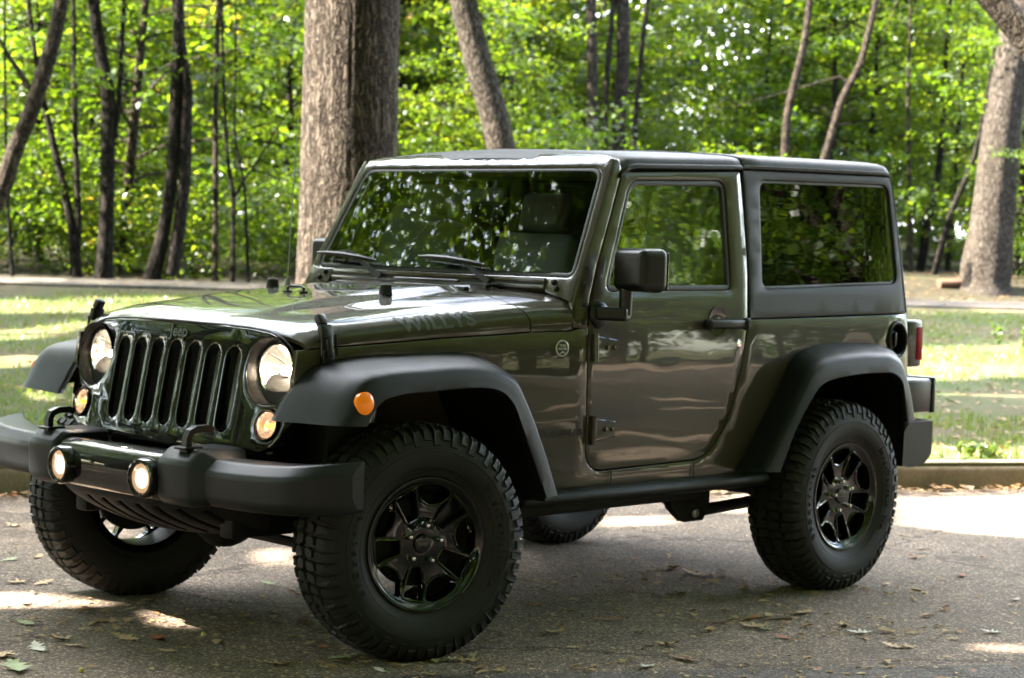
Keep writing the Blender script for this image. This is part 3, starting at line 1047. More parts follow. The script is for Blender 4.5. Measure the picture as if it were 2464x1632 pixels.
tm.build('trunk', BARKL, limb_root, angle=60, weld=False)


# ------------------------------------------------------------------ understorey: prototypes, then copies
protos = []
lab = {'u': 'green leafy sapling with layered sprays standing in the wood behind the path',
       's': 'low leafy green bush at the foot of the wood behind the path',
       'b': 'broad green tree across the road behind the photographer'}
for i, (sd_, H, nb, lf, ne, sp2, z0) in enumerate([(1, 7.5, 46, .09, 85, 2.3, .7), (2, 6.2, 40, .125, 55, 2.1, .5), (3, 8.5, 50, .16, 36, 2.6, 1.2), (4, 5.2, 36, .105, 66, 2.0, .4)]):
    t, vf, _ = make_understory(sd_, H, nb, lf, ne, .05 + .008 * i, sp2, z0)
    protos.append((t, vf, BARKD if i % 2 else BARKM))
shr = []
for i, (sd_, H, nb, lf, ne, sp2, z0) in enumerate([(11, 1.7, 22, .085, 60, .95, .1), (12, 1.2, 18, .08, 60, .8, .08), (13, 2.5, 26, .09, 60, 1.2, .2)]):
    t, vf, _ = make_understory(sd_, H, nb, lf, ne, .02, sp2, z0)
    shr.append((t, vf, BARKM))


def in_lane(x, y):
    return False


placed = []
first = {}


def put(kind, key, proto, x, y, rz, sc, label, cat, group):
    loc = (x, y, float(gz(x, y)))
    if key not in first:
        first[key] = add_tree(kind, label, cat, proto[0], proto[1], proto[2], LEAF, loc, rz, sc, group)
        return first[key]
    c = copy_tree(first[key])
    c.location = loc; c.rotation_euler = (0, 0, rz); c.scale = (sc, sc, sc)
    c['label'] = label
    return c


def view_xy(lat, dep):
    q = CAM + CF * dep + CR * lat
    return q[0], q[1]


fr = random.Random(21)
# the wood behind the path, from its edge back
def visible(x, y, pad=1.8):
    q = np.array([x, y, 0]) - CAM
    dep = q @ CF
    return dep > 0 and abs(q @ CR) < dep * .256 + pad


RS, RD = sd(right_tree.location.x, right_tree.location.y)


def wood_row(d0, step, jit, kind, lst, lbl, cat, grp, lo, hi, gap=0.0):
    for s0 in np.arange(-20, 75, step):
        s1, d1 = s0 + fr.uniform(-.5, .5) * step, d0 + fr.uniform(-jit, jit)
        x, y, _ = sdw(s1, d1, 0)
        if not visible(x, y): continue
        if gap and s1 < 8 and fr.random() < gap: continue
        if kind == 'sapling' and RS - 10 < s1 < RS + .8 and abs(d1 - (RD + .4 * (RS - s1))) < 2.0 and d1 > RD - 1: continue
        if kind == 'bush' and RS - 4.5 < s1 < RS + 2 and d1 < RD + 4: continue
        i = fr.randrange(len(lst))
        put(kind, (kind, i), lst[i], x, y, fr.uniform(0, 6.28), fr.uniform(lo, hi), lbl, cat, grp)


for d0, step, jit, gap in ((20.6, 2.3, .8, .75), (23.5, 2.0, 1.2, .35), (27.5, 2.0, 1.6, .2), (32, 2.1, 1.8, 0), (37, 2.2, 2, 0), (43, 2.6, 2.5, 0), (50, 3.2, 3, 0)):
    wood_row(d0, step, jit, 'sapling', protos, lab['u'], 'tree', 'saplings of the wood', .8, 1.2, gap)
for d0, step, jit, gap in ((19.6, 1.2, .5, .35), (22.0, 1.4, .9, .2), (26, 1.7, 1.2, .1), (31, 2.0, 1.6, 0), (38, 2.4, 2, 0)):
    wood_row(d0, step, jit, 'bush', shr, lab['s'], 'bush', 'bushes at the foot of the wood', .6, 1.15, gap)
# tall dense trees inside the wood: deep shade and big leaf masses
tk = []
for i in range(2):
    g = np.random.default_rng(300 + i)
    m = trunk_tube([Vector((0, 0, -.2)), Vector((.1, 0, 3)), Vector((0, .2, 7)), Vector((.2, 0, 11))], [.26, .2, .15, .06], 12, .08, i, .4)
    kk_ = 240
    u_ = g.normal(size=(kk_, 3)); u_ /= np.linalg.norm(u_, axis=1)[:, None]
    cc = u_ * (g.uniform(.3, 1, kk_) ** .5)[:, None] * np.array([3.6, 3.6, 5.6]) + np.array([0, 0, 7.0])
    tips = [(c, g.uniform(.6, 1.1)) for c in cc]
    for c in cc[:40]: m.tube(limb_path((0, 0, max(1.5, c[2] - 2)), c, .05, 3, g), [.06, .045, .03, .012], 5, False)
    tk.append((m, leaves(spray_points(tips, 130, .9, .16, g), .18, .5, 310 + i, .1), BARKM))
for s1, d1, sc_ in ((9.0, 27, 1.0), (12, 39, 1.2), (22, 35, 1.1), (4.5, 38, 1.1), (17, 44, 1.2), (31, 40, 1.2), (-1.5, 36, 1.0), (7, 46, 1.3), (10.5, 50, 1.3), (14.5, 53, 1.4), (20, 51, 1.3)):
    x, y, _ = sdw(s1, d1, 0)
    k = int(s1 * 2 + d1) % 2
    put('tall_tree', ('w', k), tk[k], x, y, fr.uniform(0, 6.28), sc_, 'tall dense tree standing in the inner wood', 'tree', 'tall trees of the wood')
# sides of the wood, outside the picture, and the trees across the road (they show in the paint and the glass)
for k in range(22):
    sgn = -1 if k % 2 else 1
    s1 = fr.uniform(-40, -10) if sgn < 0 else fr.uniform(28, 60); d1 = fr.uniform(20, 36)
    x, y, _ = sdw(s1, d1, 0)
    if visible(x, y, 0): continue
    i = fr.randrange(4)
    put('sapling', ('sapling', i), protos[i], x, y, fr.uniform(0, 6.28), fr.uniform(1.0, 1.5), lab['u'], 'tree', 'saplings of the wood')
# tall dense trees across the road
for k in range(44):
    row = k % 2
    s_ = -62 + 124 * (k + fr.uniform(0, .9)) / 44; d_ = (-21.5, -27.5)[row] + fr.uniform(-1.6, 1.6)
    x, y, _ = sdw(s_, d_, 0)
    put('shade_tree', ('t', k % 2), tk[k % 2], x, y, fr.uniform(0, 6.28), fr.uniform(.95, 1.45), 'tall dense green tree across the road behind the photographer', 'tree', 'tall trees across the road')
for k in range(16):  # unseen trees added on the left to fill what the grille mirrors
    s_ = fr.uniform(-50, -24); d_ = (fr.uniform(1.5, 16) if k % 3 else fr.uniform(-36, -18))
    x, y, _ = sdw(s_, d_, 0)
    put('shade_tree', ('t', k % 2), tk[k % 2], x, y, fr.uniform(0, 6.28), fr.uniform(.9, 1.3), 'unseen tall dense green tree added left of the picture', 'tree', 'added tall trees left of the picture')
for k in range(64):
    s_ = -56 + 112 * (k + fr.uniform(0, 1)) / 64; d_ = fr.uniform(-29, -19.0)
    x, y, _ = sdw(s_, d_, 0)
    i = fr.randrange(4)
    put('roadside_tree', ('b', i), protos[i], x, y, fr.uniform(0, 6.28), fr.uniform(1.5, 2.3), lab['b'], 'tree', 'trees across the road')
# unseen trees added across the road's left end, for the reflections
for k in range(22):
    s_ = fr.uniform(-58, -30); d_ = fr.uniform(-17, 16)
    x, y, _ = sdw(s_, d_, 0)
    i = fr.randrange(4)
    put('roadside_tree', ('b', i), protos[i], x, y, fr.uniform(0, 6.28), fr.uniform(1.4, 2.2), 'unseen broad green tree added across the road left of the picture', 'tree', 'added trees left of the picture')

# unseen trees added right of the picture for the side glass to mirror
for k in range(26):
    s_ = fr.uniform(36, 66); d_ = fr.uniform(-17, -1) if k < 18 else fr.uniform(-34, -18)
    x, y, _ = sdw(s_, d_, 0)
    if visible(x, y, 3): continue
    if k % 2:
        put('shade_tree', ('t', k // 2 % 2), tk[k // 2 % 2], x, y, fr.uniform(0, 6.28), fr.uniform(.9, 1.3), 'unseen tall dense green tree added right of the picture', 'tree', 'added tall trees right of the picture')
    else:
        i = fr.randrange(4)
        put('roadside_tree', ('b', i), protos[i], x, y, fr.uniform(0, 6.28), fr.uniform(1.3, 2.0), 'unseen broad green tree added right of the picture', 'tree', 'added trees right of the picture')

# far wood all around: one mass
g = np.random.default_rng(77)
n = 4300
az = g.uniform(0, 2 * np.pi, n); R0 = g.uniform(74, 100, n)
hh = g.uniform(0, 1, n) ** .8 * (13 + 3 * np.sin(az * 7) + 2 * np.sin(az * 17))
cx, cy2 = R0 * np.cos(az), R0 * np.sin(az)
cz = np.array([float(gz(a, b)) for a, b in zip(cx, cy2)]) + hh
tips = [((a, b, c), r) for a, b, c, r in zip(cx, cy2, cz, g.uniform(1.4, 2.6, n))]
C = spray_points(tips, 26, 2.0, .5, g)
V, F = leaves(C, .62, .35, 5)
tag(np_mesh('far_wood', V, F, LEAF), 'far leafy wood closing the view on every side', None, None, 'stuff')
# ------------------------------------------------------------------ the canopy that shades the vehicle, with the gaps that let the sun through
# sunlit patches on the ground, as photo-pixel outlines turned into ground outlines once (photo at 2367 px width)
def patch(pix):
    return [tuple(ground_hit(u * K_, v * K_)[:2]) for u, v in pix]


LIT = [patch(p_) for p_ in (
    [(2075, 1150), (2075, 1215), (2200, 1232), (2420, 1250), (2480, 1200), (2480, 1140), (2200, 1150)],
    [(1655, 1150), (1650, 1188), (1745, 1190), (1745, 1140)],
    [(1390, 1195), (1380, 1222), (1560, 1215), (1600, 1190)],
    [(-80, 1372), (-80, 1412), (150, 1408), (300, 1400), (200, 1380), (60, 1368)],
    [(320, 1412), (350, 1450), (470, 1462), (480, 1440), (400, 1405)],
    [(585, 1278), (600, 1318), (690, 1308), (690, 1270), (620, 1268)],
    [(2240, 1490), (2250, 1512), (2420, 1510), (2420, 1492)],
    [(2100, 1512), (2110, 1526), (2230, 1526), (2230, 1516)],
    [(1000, 1200), (1000, 1230), (1090, 1250), (1100, 1215)],
    # the lawn, right
    [(2100, 812), (2100, 884), (2240, 880), (2460, 866), (2460, 782), (2300, 800)],
    [(2120, 905), (2120, 912), (2420, 922), (2420, 908)],
    [(2150, 1030), (2150, 1062), (2460, 1062), (2460, 1048), (2250, 1040)],
    # the lawn, left
    [(-80, 695), (-80, 728), (200, 724), (430, 706), (430, 688), (200, 690)],
    [(-80, 768), (-80, 792), (90, 786), (230, 752), (200, 742), (60, 760)],
    [(-80, 830), (-80, 858), (60, 850), (130, 826), (60, 820)],
    [(40, 905), (60, 925), (150, 930), (150, 915)],
    # path
    [(-60, 646), (-60, 660), (150, 656), (160, 648)],
    [(2250, 712), (2250, 722), (2420, 722), (2420, 712)])]
gp = np.random.default_rng(31)
for _ in range(52):          # dapples on the open road on the camera side
    cx0, cy0_ = gp.uniform(-9, 12), gp.uniform(-13, -2.6)
    a_, b_2, th_ = gp.uniform(.25, 1.0), gp.uniform(.08, .24), gp.uniform(0, 3.1)
    LIT.append([(cx0 + a_ * math.cos(t) * math.cos(th_) - b_2 * math.sin(t) * math.sin(th_), cy0_ + a_ * math.cos(t) * math.sin(th_) + b_2 * math.sin(t) * math.cos(th_)) for t in np.linspace(0, 2 * np.pi, 12, endpoint=False)])

shade_trees = [(oak, (oak.location.x, oak.location.y))]
for (x, y), lb in (((-8.0, 9.6), 'tall shade tree by the kerb left of the picture'), ((-15.5, 14.3), 'tall shade tree farther along the kerb left of the picture'), ((-4.5, 17.5), 'tall shade tree on the lawn left of the picture'), ((4.0, 25.5), 'tall shade tree near the path behind the lawn'), (sdw(5, -19.5, 0)[:2], 'tall shade tree across the road straight behind the photographer'), (sdw(18, -19.2, 0)[:2], 'tall shade tree across the road right of the photographer')):
    if lb.endswith('lawn') and False: continue
    z = float(gz(x, y))
    r = tag(empty('shade_tree', (x, y, z)), lb, 'tree')
    g = np.random.default_rng(int(abs(x * 10)))
    m = trunk_tube([Vector((0, 0, -.2)), Vector((0, 0, 2)), Vector((.1, -.1, 5)), Vector((0, .2, 8)), Vector((.2, 0, 11))], [.36, .29, .26, .22, .12], 16, .08, x, .3)
    for k in range(8):
        a = k * .785 + g.uniform(-.2, .2); L = g.uniform(4, 8)
        p0 = Vector((0, 0, g.uniform(5, 8.5)))
        m.tube(limb_path(p0, p0 + Vector((L * math.cos(a), L * math.sin(a), g.uniform(1, 3))), .06, 6, g), [.13, .11, .09, .07, .06, .04, .02], 7)
    m.build('trunk', BARKM, r, angle=60, weld=False)
    shade_trees.append((r, (x, y)))

# leaf sprays: every spray sits up-sun of a bit of shaded ground
SH = np.array(SUN) / SUN.z
NS = 23500
s_ = np.r_[gp.uniform(-13, 17, 15500), gp.uniform(3, 34, 8000)]; d_ = np.r_[gp.uniform(-14.5, 18, 15500), gp.uniform(-17, -1, 8000)]
gx_ = K0[0] + s_ * KT[0] + d_ * KN[0]; gy_ = K0[1] + s_ * KT[1] + d_ * KN[1]
dens_ = np.array([noise.noise(Vector((a * .22, b * .22, 3.1))) for a, b in zip(gx_, gy_)])
keep = (dens_ > -.62) & (gp.uniform(0, 1, NS) > .35 * smooth(12, 16, d_))
# over the lawn right of the vehicle the canopy is open but for two bands of shade
SHADE = [patch(p_) for p_ in ([(2050, 920), (2480, 930), (2480, 1035), (2050, 1025)], [(2050, 730), (2480, 735), (2480, 772), (2050, 800)], [(1650, 1260), (2480, 1262), (2480, 1480), (1650, 1480)])]
op = (s_ > 4.5) & (s_ < 17) & (d_ > -1.2) & (d_ < 12.5)
for q_ in SHADE: op &= ~inside(gx_, gy_, q_)
keep &= ~op | (gp.uniform(0, 1, NS) < .30)
gx_, gy_ = gx_[keep], gy_[keep]
gzv = gz(gx_, gy_)
hgt_ = gp.uniform(6.8, 12.5, len(gx_))
P0 = np.stack([gx_, gy_, gzv], 1) + SH[None, :] * hgt_[:, None]
# low, crisp shade on parts of the lawn
SHADE += [patch(p_) for p_ in ([(-80, 733), (430, 733), (420, 752), (-80, 765)], [(-80, 796), (180, 790), (110, 818), (-80, 826)], [(-80, 864), (160, 855), (160, 960), (-80, 965)], [(-80, 670), (430, 668), (430, 684), (-80, 690)], [(2050, 890), (2480, 882), (2480, 905), (2050, 905)])]
ex = []
for q_ in SHADE[:2] + SHADE[3:]:
    bx0, bx1 = min(a for a, b in q_), max(a for a, b in q_); by0, by1 = min(b for a, b in q_), max(b for a, b in q_)
    ax = gp.uniform(bx0, bx1, 1600); ay = gp.uniform(by0, by1, 1600)
    w_ = inside(ax, ay, q_)
    ex.append(np.stack([ax[w_], ay[w_]], 1)[:420])
ex = np.concatenate(ex)
P0 = np.concatenate([P0, np.stack([ex[:, 0], ex[:, 1], gz(ex[:, 0], ex[:, 1])], 1) + SH[None, :] * gp.uniform(4.6, 7.5, len(ex))[:, None]])
# leaves of the kerb trees that the windscreen mirrors
nw = 750
wa, we, wr = R_(1) * gp.uniform(-62, -12, nw), R_(1) * gp.uniform(20, 54, nw), gp.uniform(10, 15, nw)
wp_ = np.stack([.95 + np.sin(wa) * np.cos(we) * wr, np.cos(wa) * np.cos(we) * wr, 1.5 + np.sin(we) * wr], 1)
P0 = np.concatenate([P0, wp_])
# thick cover over the vehicle itself
ne = 4200
cv = np.stack([gp.uniform(-1.5, 3.6, ne), gp.uniform(-1.4, 1.6, ne), gp.uniform(0, 1.8, ne)], 1)
P0 = np.concatenate([P0, cv + SH[None, :] * gp.uniform(6.8, 12.5, ne)[:, None]])
tips = [(p_, r) for p_, r in zip(P0, gp.uniform(.35, .7, len(P0)))]
C = spray_points(tips, 42, .5, .10, gp)
# drop the leaves whose shadow would land in a sunlit patch
zg = .25
hit_ = C - SH[None, :] * (C[:, 2:3] - 0.0)
zz_ = gz(hit_[:, 0], hit_[:, 1])
hit_ = C - SH[None, :] * (C[:, 2:3] - zz_[:, None])
ok = np.ones(len(C), bool)
for L in LIT:
    ok &= ~inside(hit_[:, 0], hit_[:, 1], L)
# and those whose shadow would land on the sunlit bands of the two big trunks
def clear_trunk(ok, tx, ty_, rad, bands, fade):
    for lo, hi in bands:
        for h in np.arange(lo, hi, .12):
            e = C - SH[None, :] * (C[:, 2:3] - h)
            dd_ = np.hypot(e[:, 0] - tx, e[:, 1] - ty_)
            nz2 = np.array([noise.noise(Vector((a * 2.2, b * 2.2, h * 1.3))) for a, b in zip(e[dd_ < rad][:, 0], e[dd_ < rad][:, 1])])
            idx = np.where(dd_ < rad)[0]
            ok[idx[nz2 > fade]] = False
    return ok


ok = clear_trunk(ok, oak.location.x, oak.location.y, .55, ((.3, 2.5), (2.95, 3.15), (3.7, 4.6)), -.12)
ok = clear_trunk(ok, right_tree.location.x, right_tree.location.y, .9, ((.9, 4.0),), -.02)
ok = clear_trunk(ok, leaner.location.x, leaner.location.y, .7, ((1.8, 4.4),), -.05)
lq = at(2450, 70, 17.0)
ok = clear_trunk(ok, lq.x, lq.y, 1.7, ((3.2, 5.6),), -2)
# an opening to the sky over the lawn behind the vehicle
for q_ in ((-.6, 0, .9), (.2, 0, 1.2)):
    v_ = C - np.array(q_)
    az_ = np.degrees(np.arctan2(v_[:, 0], v_[:, 1])); el_ = np.degrees(np.arctan2(v_[:, 2], np.hypot(v_[:, 0], v_[:, 1])))
    nn_ = np.array([noise.noise(Vector((a * .12, b * .12, 4))) for a, b in zip(az_, el_)])
    ok &= ~((az_ > -9) & (az_ < 46) & (el_ > 39) & (el_ < 62) & (nn_ > -.28))
# keep the view clear below the picture's upper edge
rel = C - CAM
dep_ = rel @ CF
el = (rel @ CU) / np.maximum(dep_, .1)
lt = np.abs(rel @ CR) / np.maximum(dep_, .1)
ok &= ~((dep_ > 0) & (el < PH / 2 / FPX * 1.06) & (lt < PW / 2 / FPX * 1.06) & (dep_ < 27))
C = C[ok]
own = np.argmin(np.stack([(C[:, 0] - q[0]) ** 2 + (C[:, 1] - q[1]) ** 2 for _, q in shade_trees], 1), 1)
for i, (r, q) in enumerate(shade_trees):
    c = C[own == i] - np.array(r.location)
    if len(c): np_mesh('crown', *leaves(c, .11, .55, 40 + i, .1), LEAF, r)

# ------------------------------------------------------------------ the off-road vehicle
car = tag(empty('off_road_vehicle'), 'dark olive off road vehicle with grey hard top and lit lamps parked on the road', 'car')


def yside(x, z):
    if z < 1.13:
        y = .785 - .115 * (z - .85) ** 2
    else:
        y = .776 - .07 * (z - 1.13) - .045 * max(0, z - 1.16)
    if x < .87: y -= (.87 - x) * .12
    if x > 2.85: y -= .35 * (x - 2.85) ** 2
    return y


def side(u, v, d=0.0):
    return (u, -(yside(u, v) - d), v)


def both(mb):
    return MB().merge(mb).merge(mb.mirror())


SEAM = [(-.42, 1.035), (-.394, 1.038), (-.238, 1.049), (-.015, 1.062), (.225, 1.078), (.495, 1.090), (.605, 1.098), (.799, 1.102), (.88, 1.106)]
zseam = lambda x: interp(x, SEAM)

# --- wheel arch key curves: B at the body, S the shoulder, L the lip
FB = [(-.470, .805), (-.442, .852), (-.409, .901), (-.371, .947), (-.332, .977), (-.282, .991), (-.211, 1.003), (-.004, 1.016), (.184, 1.021), (.295, 1.020), (.368, 1.009), (.445, .965), (.50, .88), (.575, .73), (.665, .515)]
FS = [(-.443, .811), (-.418, .851), (-.398, .890), (-.378, .922), (-.352, .950), (-.320, .967), (-.265, .978), (-.06, .988), (.10, .991), (.20, .984), (.285, .968), (.36, .935), (.414, .864), (.499, .719), (.593, .525)]
FL = [(-.345, .808), (-.335, .830), (-.322, .850), (-.304, .871), (-.285, .885), (-.266, .895), (-.211, .905), (-.068, .914), (.108, .921), (.218, .916), (.281, .899), (.333, .858), (.368, .80), (.436, .676), (.516, .520)]
RB = [(1.82, .525), (1.963, .723), (2.077, .865), (2.149, .964), (2.208, .996), (2.286, 1.016), (2.418, 1.029), (2.646, 1.030), (2.816, 1.017), (2.932, .977), (2.985, .90), (3.01, .80), (3.03, .70)]
RS = [(1.809, .536), (1.94, .710), (2.046, .856), (2.10, .924), (2.158, .958), (2.252, .977), (2.40, .989), (2.60, .991), (2.70, .982), (2.775, .945), (2.812, .89), (2.853, .812), (2.894, .70)]
RL = [(1.893, .532), (2.006, .719), (2.108, .835), (2.15, .870), (2.19, .888), (2.27, .903), (2.427, .915), (2.60, .918), (2.68, .915), (2.738, .892), (2.764, .868), (2.79, .79), (2.814, .697)]


def shrink(pts, c, e):
    out = []
    for x, z in pts:
        v = Vector((x - c[0], z - c[1]))
        v *= (v.length - e) / v.length
        out.append((c[0] + v.x, c[1] + v.y))
    return out


# --- body sides
DOOR = roundpoly([(.888, 1.118), (.884, .90), (.892, .575), (1.25, .581), (1.615, .588), (1.745, .74), (1.815, .95), (1.850, 1.10), (1.862, 1.22),
                  (1.873, 1.336), (1.866, 1.60), (1.856, 1.735), (1.130, 1.697), (1.046, 1.524), (.957, 1.343)],
                 [.0, .02, .10, 0, .09, .12, .12, .05, .02, .05, .05, .012, .02, .02, .02], 7)
fa = shrink(FB, (0, .395), .025)
ra = shrink(RB, (2.45, .395), .025)
outl = [(x, zseam(x) - .005) for x in np.linspace(-.385, .80, 14)] + [(.884, 1.100)]
dcut = [p for p in offset(ccw(DOOR), -.0045)]
low = sorted([p for p in dcut if p[1] < 1.1365], key=lambda p: 0)
# follow the door gap from its front belt corner round the bottom to its rear belt corner
i0 = max(range(len(low)), key=lambda i: -low[i][0] * 2 + low[i][1] * 3 if low[i][0] < 1 else -99)
low = low[i0:] + low[:i0]
front_x = low[0][0]
outl = [p for p in outl if p[0] < front_x - .004]
body_poly = outl + low + [(low[-1][0] + .002, 1.136), (2.2, 1.142), (2.7, 1.151), (3.052, 1.158), (3.056, .95), (3.05, .70)]
body_poly += list(reversed(ra))[:-1] + [(1.80, .505), (1.3, .500), (.70, .500)]
body_poly += list(reversed(fa[2:-1]))
body_poly += [(-.40, .93)]
mb = MB()
panel(mb, body_poly, [circle(2.951, 1.046, .0655, 28)], side, step=.07, edge=.004, thick=.02)
# the seams of the sill under the door
body = both(mb)
for sx in (1.038, 1.532):
    pass
# rear end, bulkhead and floor
body.grid([[(3.045, -.76, z), (3.062, -.70, z), (3.07, 0, z), (3.062, .70, z), (3.045, .76, z)] for z in (.55, .8, 1.0, 1.16)])
body.box((1.95, 0, .52), (2.2, 1.45, .03))
body.box((.84, 0, .80), (.03, 1.40, .62))
body.box((.33, 0, .80), (.95, 1.0, .30))
body_o = body.build('body', M['paint'], car)
sill = MB()
for sx in (1.038, 1.532):
    sill.box((sx, -.7825, .545), (.0035, .004, .062)).box((sx, .7825, .545), (.0035, .004, .062))
sill.build('sill_seam', M['seal'], car)

# --- hood and cowl
HZ = [(-.42, 1.135), (-.39, 1.138), (-.33, 1.146), (-.1, 1.167), (.10, 1.186), (.285, 1.204), (.50, 1.222), (.72, 1.235), (.85, 1.240)]


def hood_pt(x, phi, xf=None, lift=0.0):
    w = yside(x, zseam(x)) + .001
    zs = zseam(x)
    h = interp(x, HZ) - zs
    n = interp(x, [(-.40, 2.25), (-.33, 2.8), (-.2, 3.5), (.3, 4.0), (.8, 4.4)])
    c, s = max(0.0, math.cos(phi)), max(0.0, math.sin(phi))
    y = w * c ** (2 / n)
    z = zs + h * s ** (2 / n)
    dome = .017 * float(smooth(.37, .30, y)) * float(smooth(-.40, .0, x))
    z += dome
    xf_ = -.392 + .085 * y * y
    z -= .044 * math.exp(-max(0, x - xf_) / .045) * min(1, .3 + .9 * s) * (s > .02)
    return Vector((x, -y, z + lift))


def hood_rear(phi):
    return float(np.interp(phi, [0, .55, .9, 1.25, math.pi / 2], [.605, .560, .560, .63, .70]))


def phis(n):
    # denser near the seam and the shoulder
    return [math.pi / 2 * (k / n) ** 1.6 for k in range(n + 1)]


def half_sheet(xs_of, ns, nphi=34, drop=.02):
    rows = []
    for i in range(ns + 1):
        t = i / ns
        row = []
        for ph in phis(nphi):
            n = 3.6
            ya = .68 * math.cos(ph) ** (2 / n)
            row.append(hood_pt(xs_of(ph, ya, t), ph))
        row = [row[0] + Vector((0, .018, -.002))] + row
        rows.append(row)
    first = [p + Vector((.004, 0, -.014)) for p in rows[0]]
    last = [p + Vector((-.002, 0, -.02)) for p in rows[-1]]
    return [first] + rows + [last]


mb = MB()
mb.grid(half_sheet(lambda ph, y, t: (-.392 + .085 * y * y) + (hood_rear(ph) + .392 - .085 * y * y) * (t ** 1.7), 44), flip=True)
hood = both(mb).build('hood', M['paint'], car, angle=50)
mb = MB()
mb.grid(half_sheet(lambda ph, y, t: (hood_rear(ph) + .006) + (float(np.interp(ph, [0, .5, 1.57], [.800, .822, .838])) - hood_rear(ph) - .006) * t, 10), flip=True)
cowl = both(mb).build('cowl', M['paint'], car, angle=50)
g = MB()
for k in range(9):
    g.box((.735 + .0115 * k, 0, 1.2530 + .0005 * k), (.005, .78, .004))
g.build('cowl_vent', M['seal'], cowl)
for y in (-.33, .33):
    MB().box((.655, y, 1.235), (.03, .075, .022), .007).build('washer_nozzle', M['satin'], cowl)
bp_ = MB().box((.775, -.02, 1.259), (.022, .36, .016), .006)
bp_.build('cowl_bar', M['satin'], cowl)


def on_hood(x, y):
    w = yside(x, zseam(x))
    n = interp(x, [(-.40, 2.25), (-.33, 2.8), (-.2, 3.5), (.3, 4.0), (.8, 4.4)])
    return hood_pt(x, math.acos(min(1, (abs(y) / w) ** (n / 2))))


for s in (-1, 1):
    p = on_hood(.285, .32)
    b = MB().lathe([(0, .034), (.016, .034), (.021, .030), (.0225, .018), (.025, 0), (.027, -.004)], Matrix.Translation((p.x, s * .32, p.z)), 20)
    b.build('hood_bumper', M['rubber'], hood)
p = on_hood(.06, .0)
loop = MB().tube([(.13 + .0, .045, p.z + .004), (.13, .045, p.z + .024), (.13, .030, p.z + .030), (.13, -.030, p.z + .030), (.13, -.045, p.z + .024), (.13, -.045, p.z + .004)], .0055, 8)
loop.box((.13, .045, p.z + .010), (.03, .018, .008), .003).box((.13, -.045, p.z + .010), (.03, .018, .008), .003)
loop.build('tie_down_loop', M['satin'], hood)

# hood lettering, striped like a worn stencil
t = text_outline('WILLYS', .115, 0, .004, 1.08)
tw = max(v[0] for v in t.V)
LX0, LX1, LZ0, LZ1 = .030, .352, 1.093, 1.143


def hood_side(x, z, lift=.0012):
    w = yside(x, zseam(x)); zs = zseam(x); h = interp(x, HZ) - zs
    n = interp(x, [(-.40, 2.25), (-.33, 2.8), (-.2, 3.5), (.3, 4.0), (.8, 4.4)])
    s = min(1, max(0, (z - zs) / h)) ** (n / 2)
    q = hood_pt(x, math.asin(s))
    q2 = hood_pt(x, math.asin(min(1, s + .02)))
    tn = (q2 - q).normalized()
    nrm = Vector((0, -tn.z, tn.y))
    if nrm.y > 0: nrm = -nrm
    return q + nrm * lift


letters = MB()
bm = bmesh.new()
bv = [bm.verts.new(v) for v in t.V]
for f in t.F:
    try: bm.faces.new([bv[i] for i in f])
    except ValueError: pass
zmin, zmax = min(v[1] for v in t.V), max(v[1] for v in t.V)
for k in range(1, 12):
    zc = zmin + (zmax - zmin) * k / 12
    bmesh.ops.bisect_plane(bm, geom=bm.verts[:] + bm.edges[:] + bm.faces[:], plane_co=(0, zc, 0), plane_no=(0, 1, 0))
for k in range(-8, 9):
    bmesh.ops.bisect_plane(bm, geom=bm.verts[:] + bm.edges[:] + bm.faces[:], plane_co=(tw * k / 8, 0, 0), plane_no=(1, 0, 0))
bm.verts.index_update()
V2 = [v.co.copy() for v in bm.verts]
F2 = [[v.index for v in f.verts] for f in bm.faces]
bm.free()


def letter_pt(v):
    u = (v.x + tw) / (2 * tw); q = (v.y - zmin) / (zmax - zmin)
    x = LX0 + (LX1 - LX0) * u + .010 * (1 - q)
    z = LZ0 + (LZ1 - LZ0) * q + .025 * u
    return hood_side(x, z)


letters.add([letter_pt(v) for v in V2], F2)
letters.build('hood_lettering', M['decal'], hood, angle=0)

# hood latches
for s in (-1, 1):
    L = MB()
    L.box((-.168, -.672, 1.012), (.05, .022, .045), .006)
    L.box((-.172, -.685, 1.050), (.024, .018, .075), .005, Matrix.Rotation(R_(-8), 4, 'X'))
    L.box((-.180, -.672, 1.098), (.052, .024, .048), .007, Matrix.Rotation(R_(-14), 4, 'X'))
    L.box((-.184, -.652, 1.135), (.038, .026, .040), .008, Matrix.Rotation(R_(-35), 4, 'X'))
    L.tube([(-.205, -.688, 1.02), (-.205, -.684, 1.09)], .005, 6).tube([(-.14, -.688, 1.02), (-.145, -.684, 1.09)], .005, 6)
    L = L.moved(Matrix.Translation((-.108, .018, 0)))
    (L if s < 0 else L.mirror()).build('hood_latch', M['satin'], car)

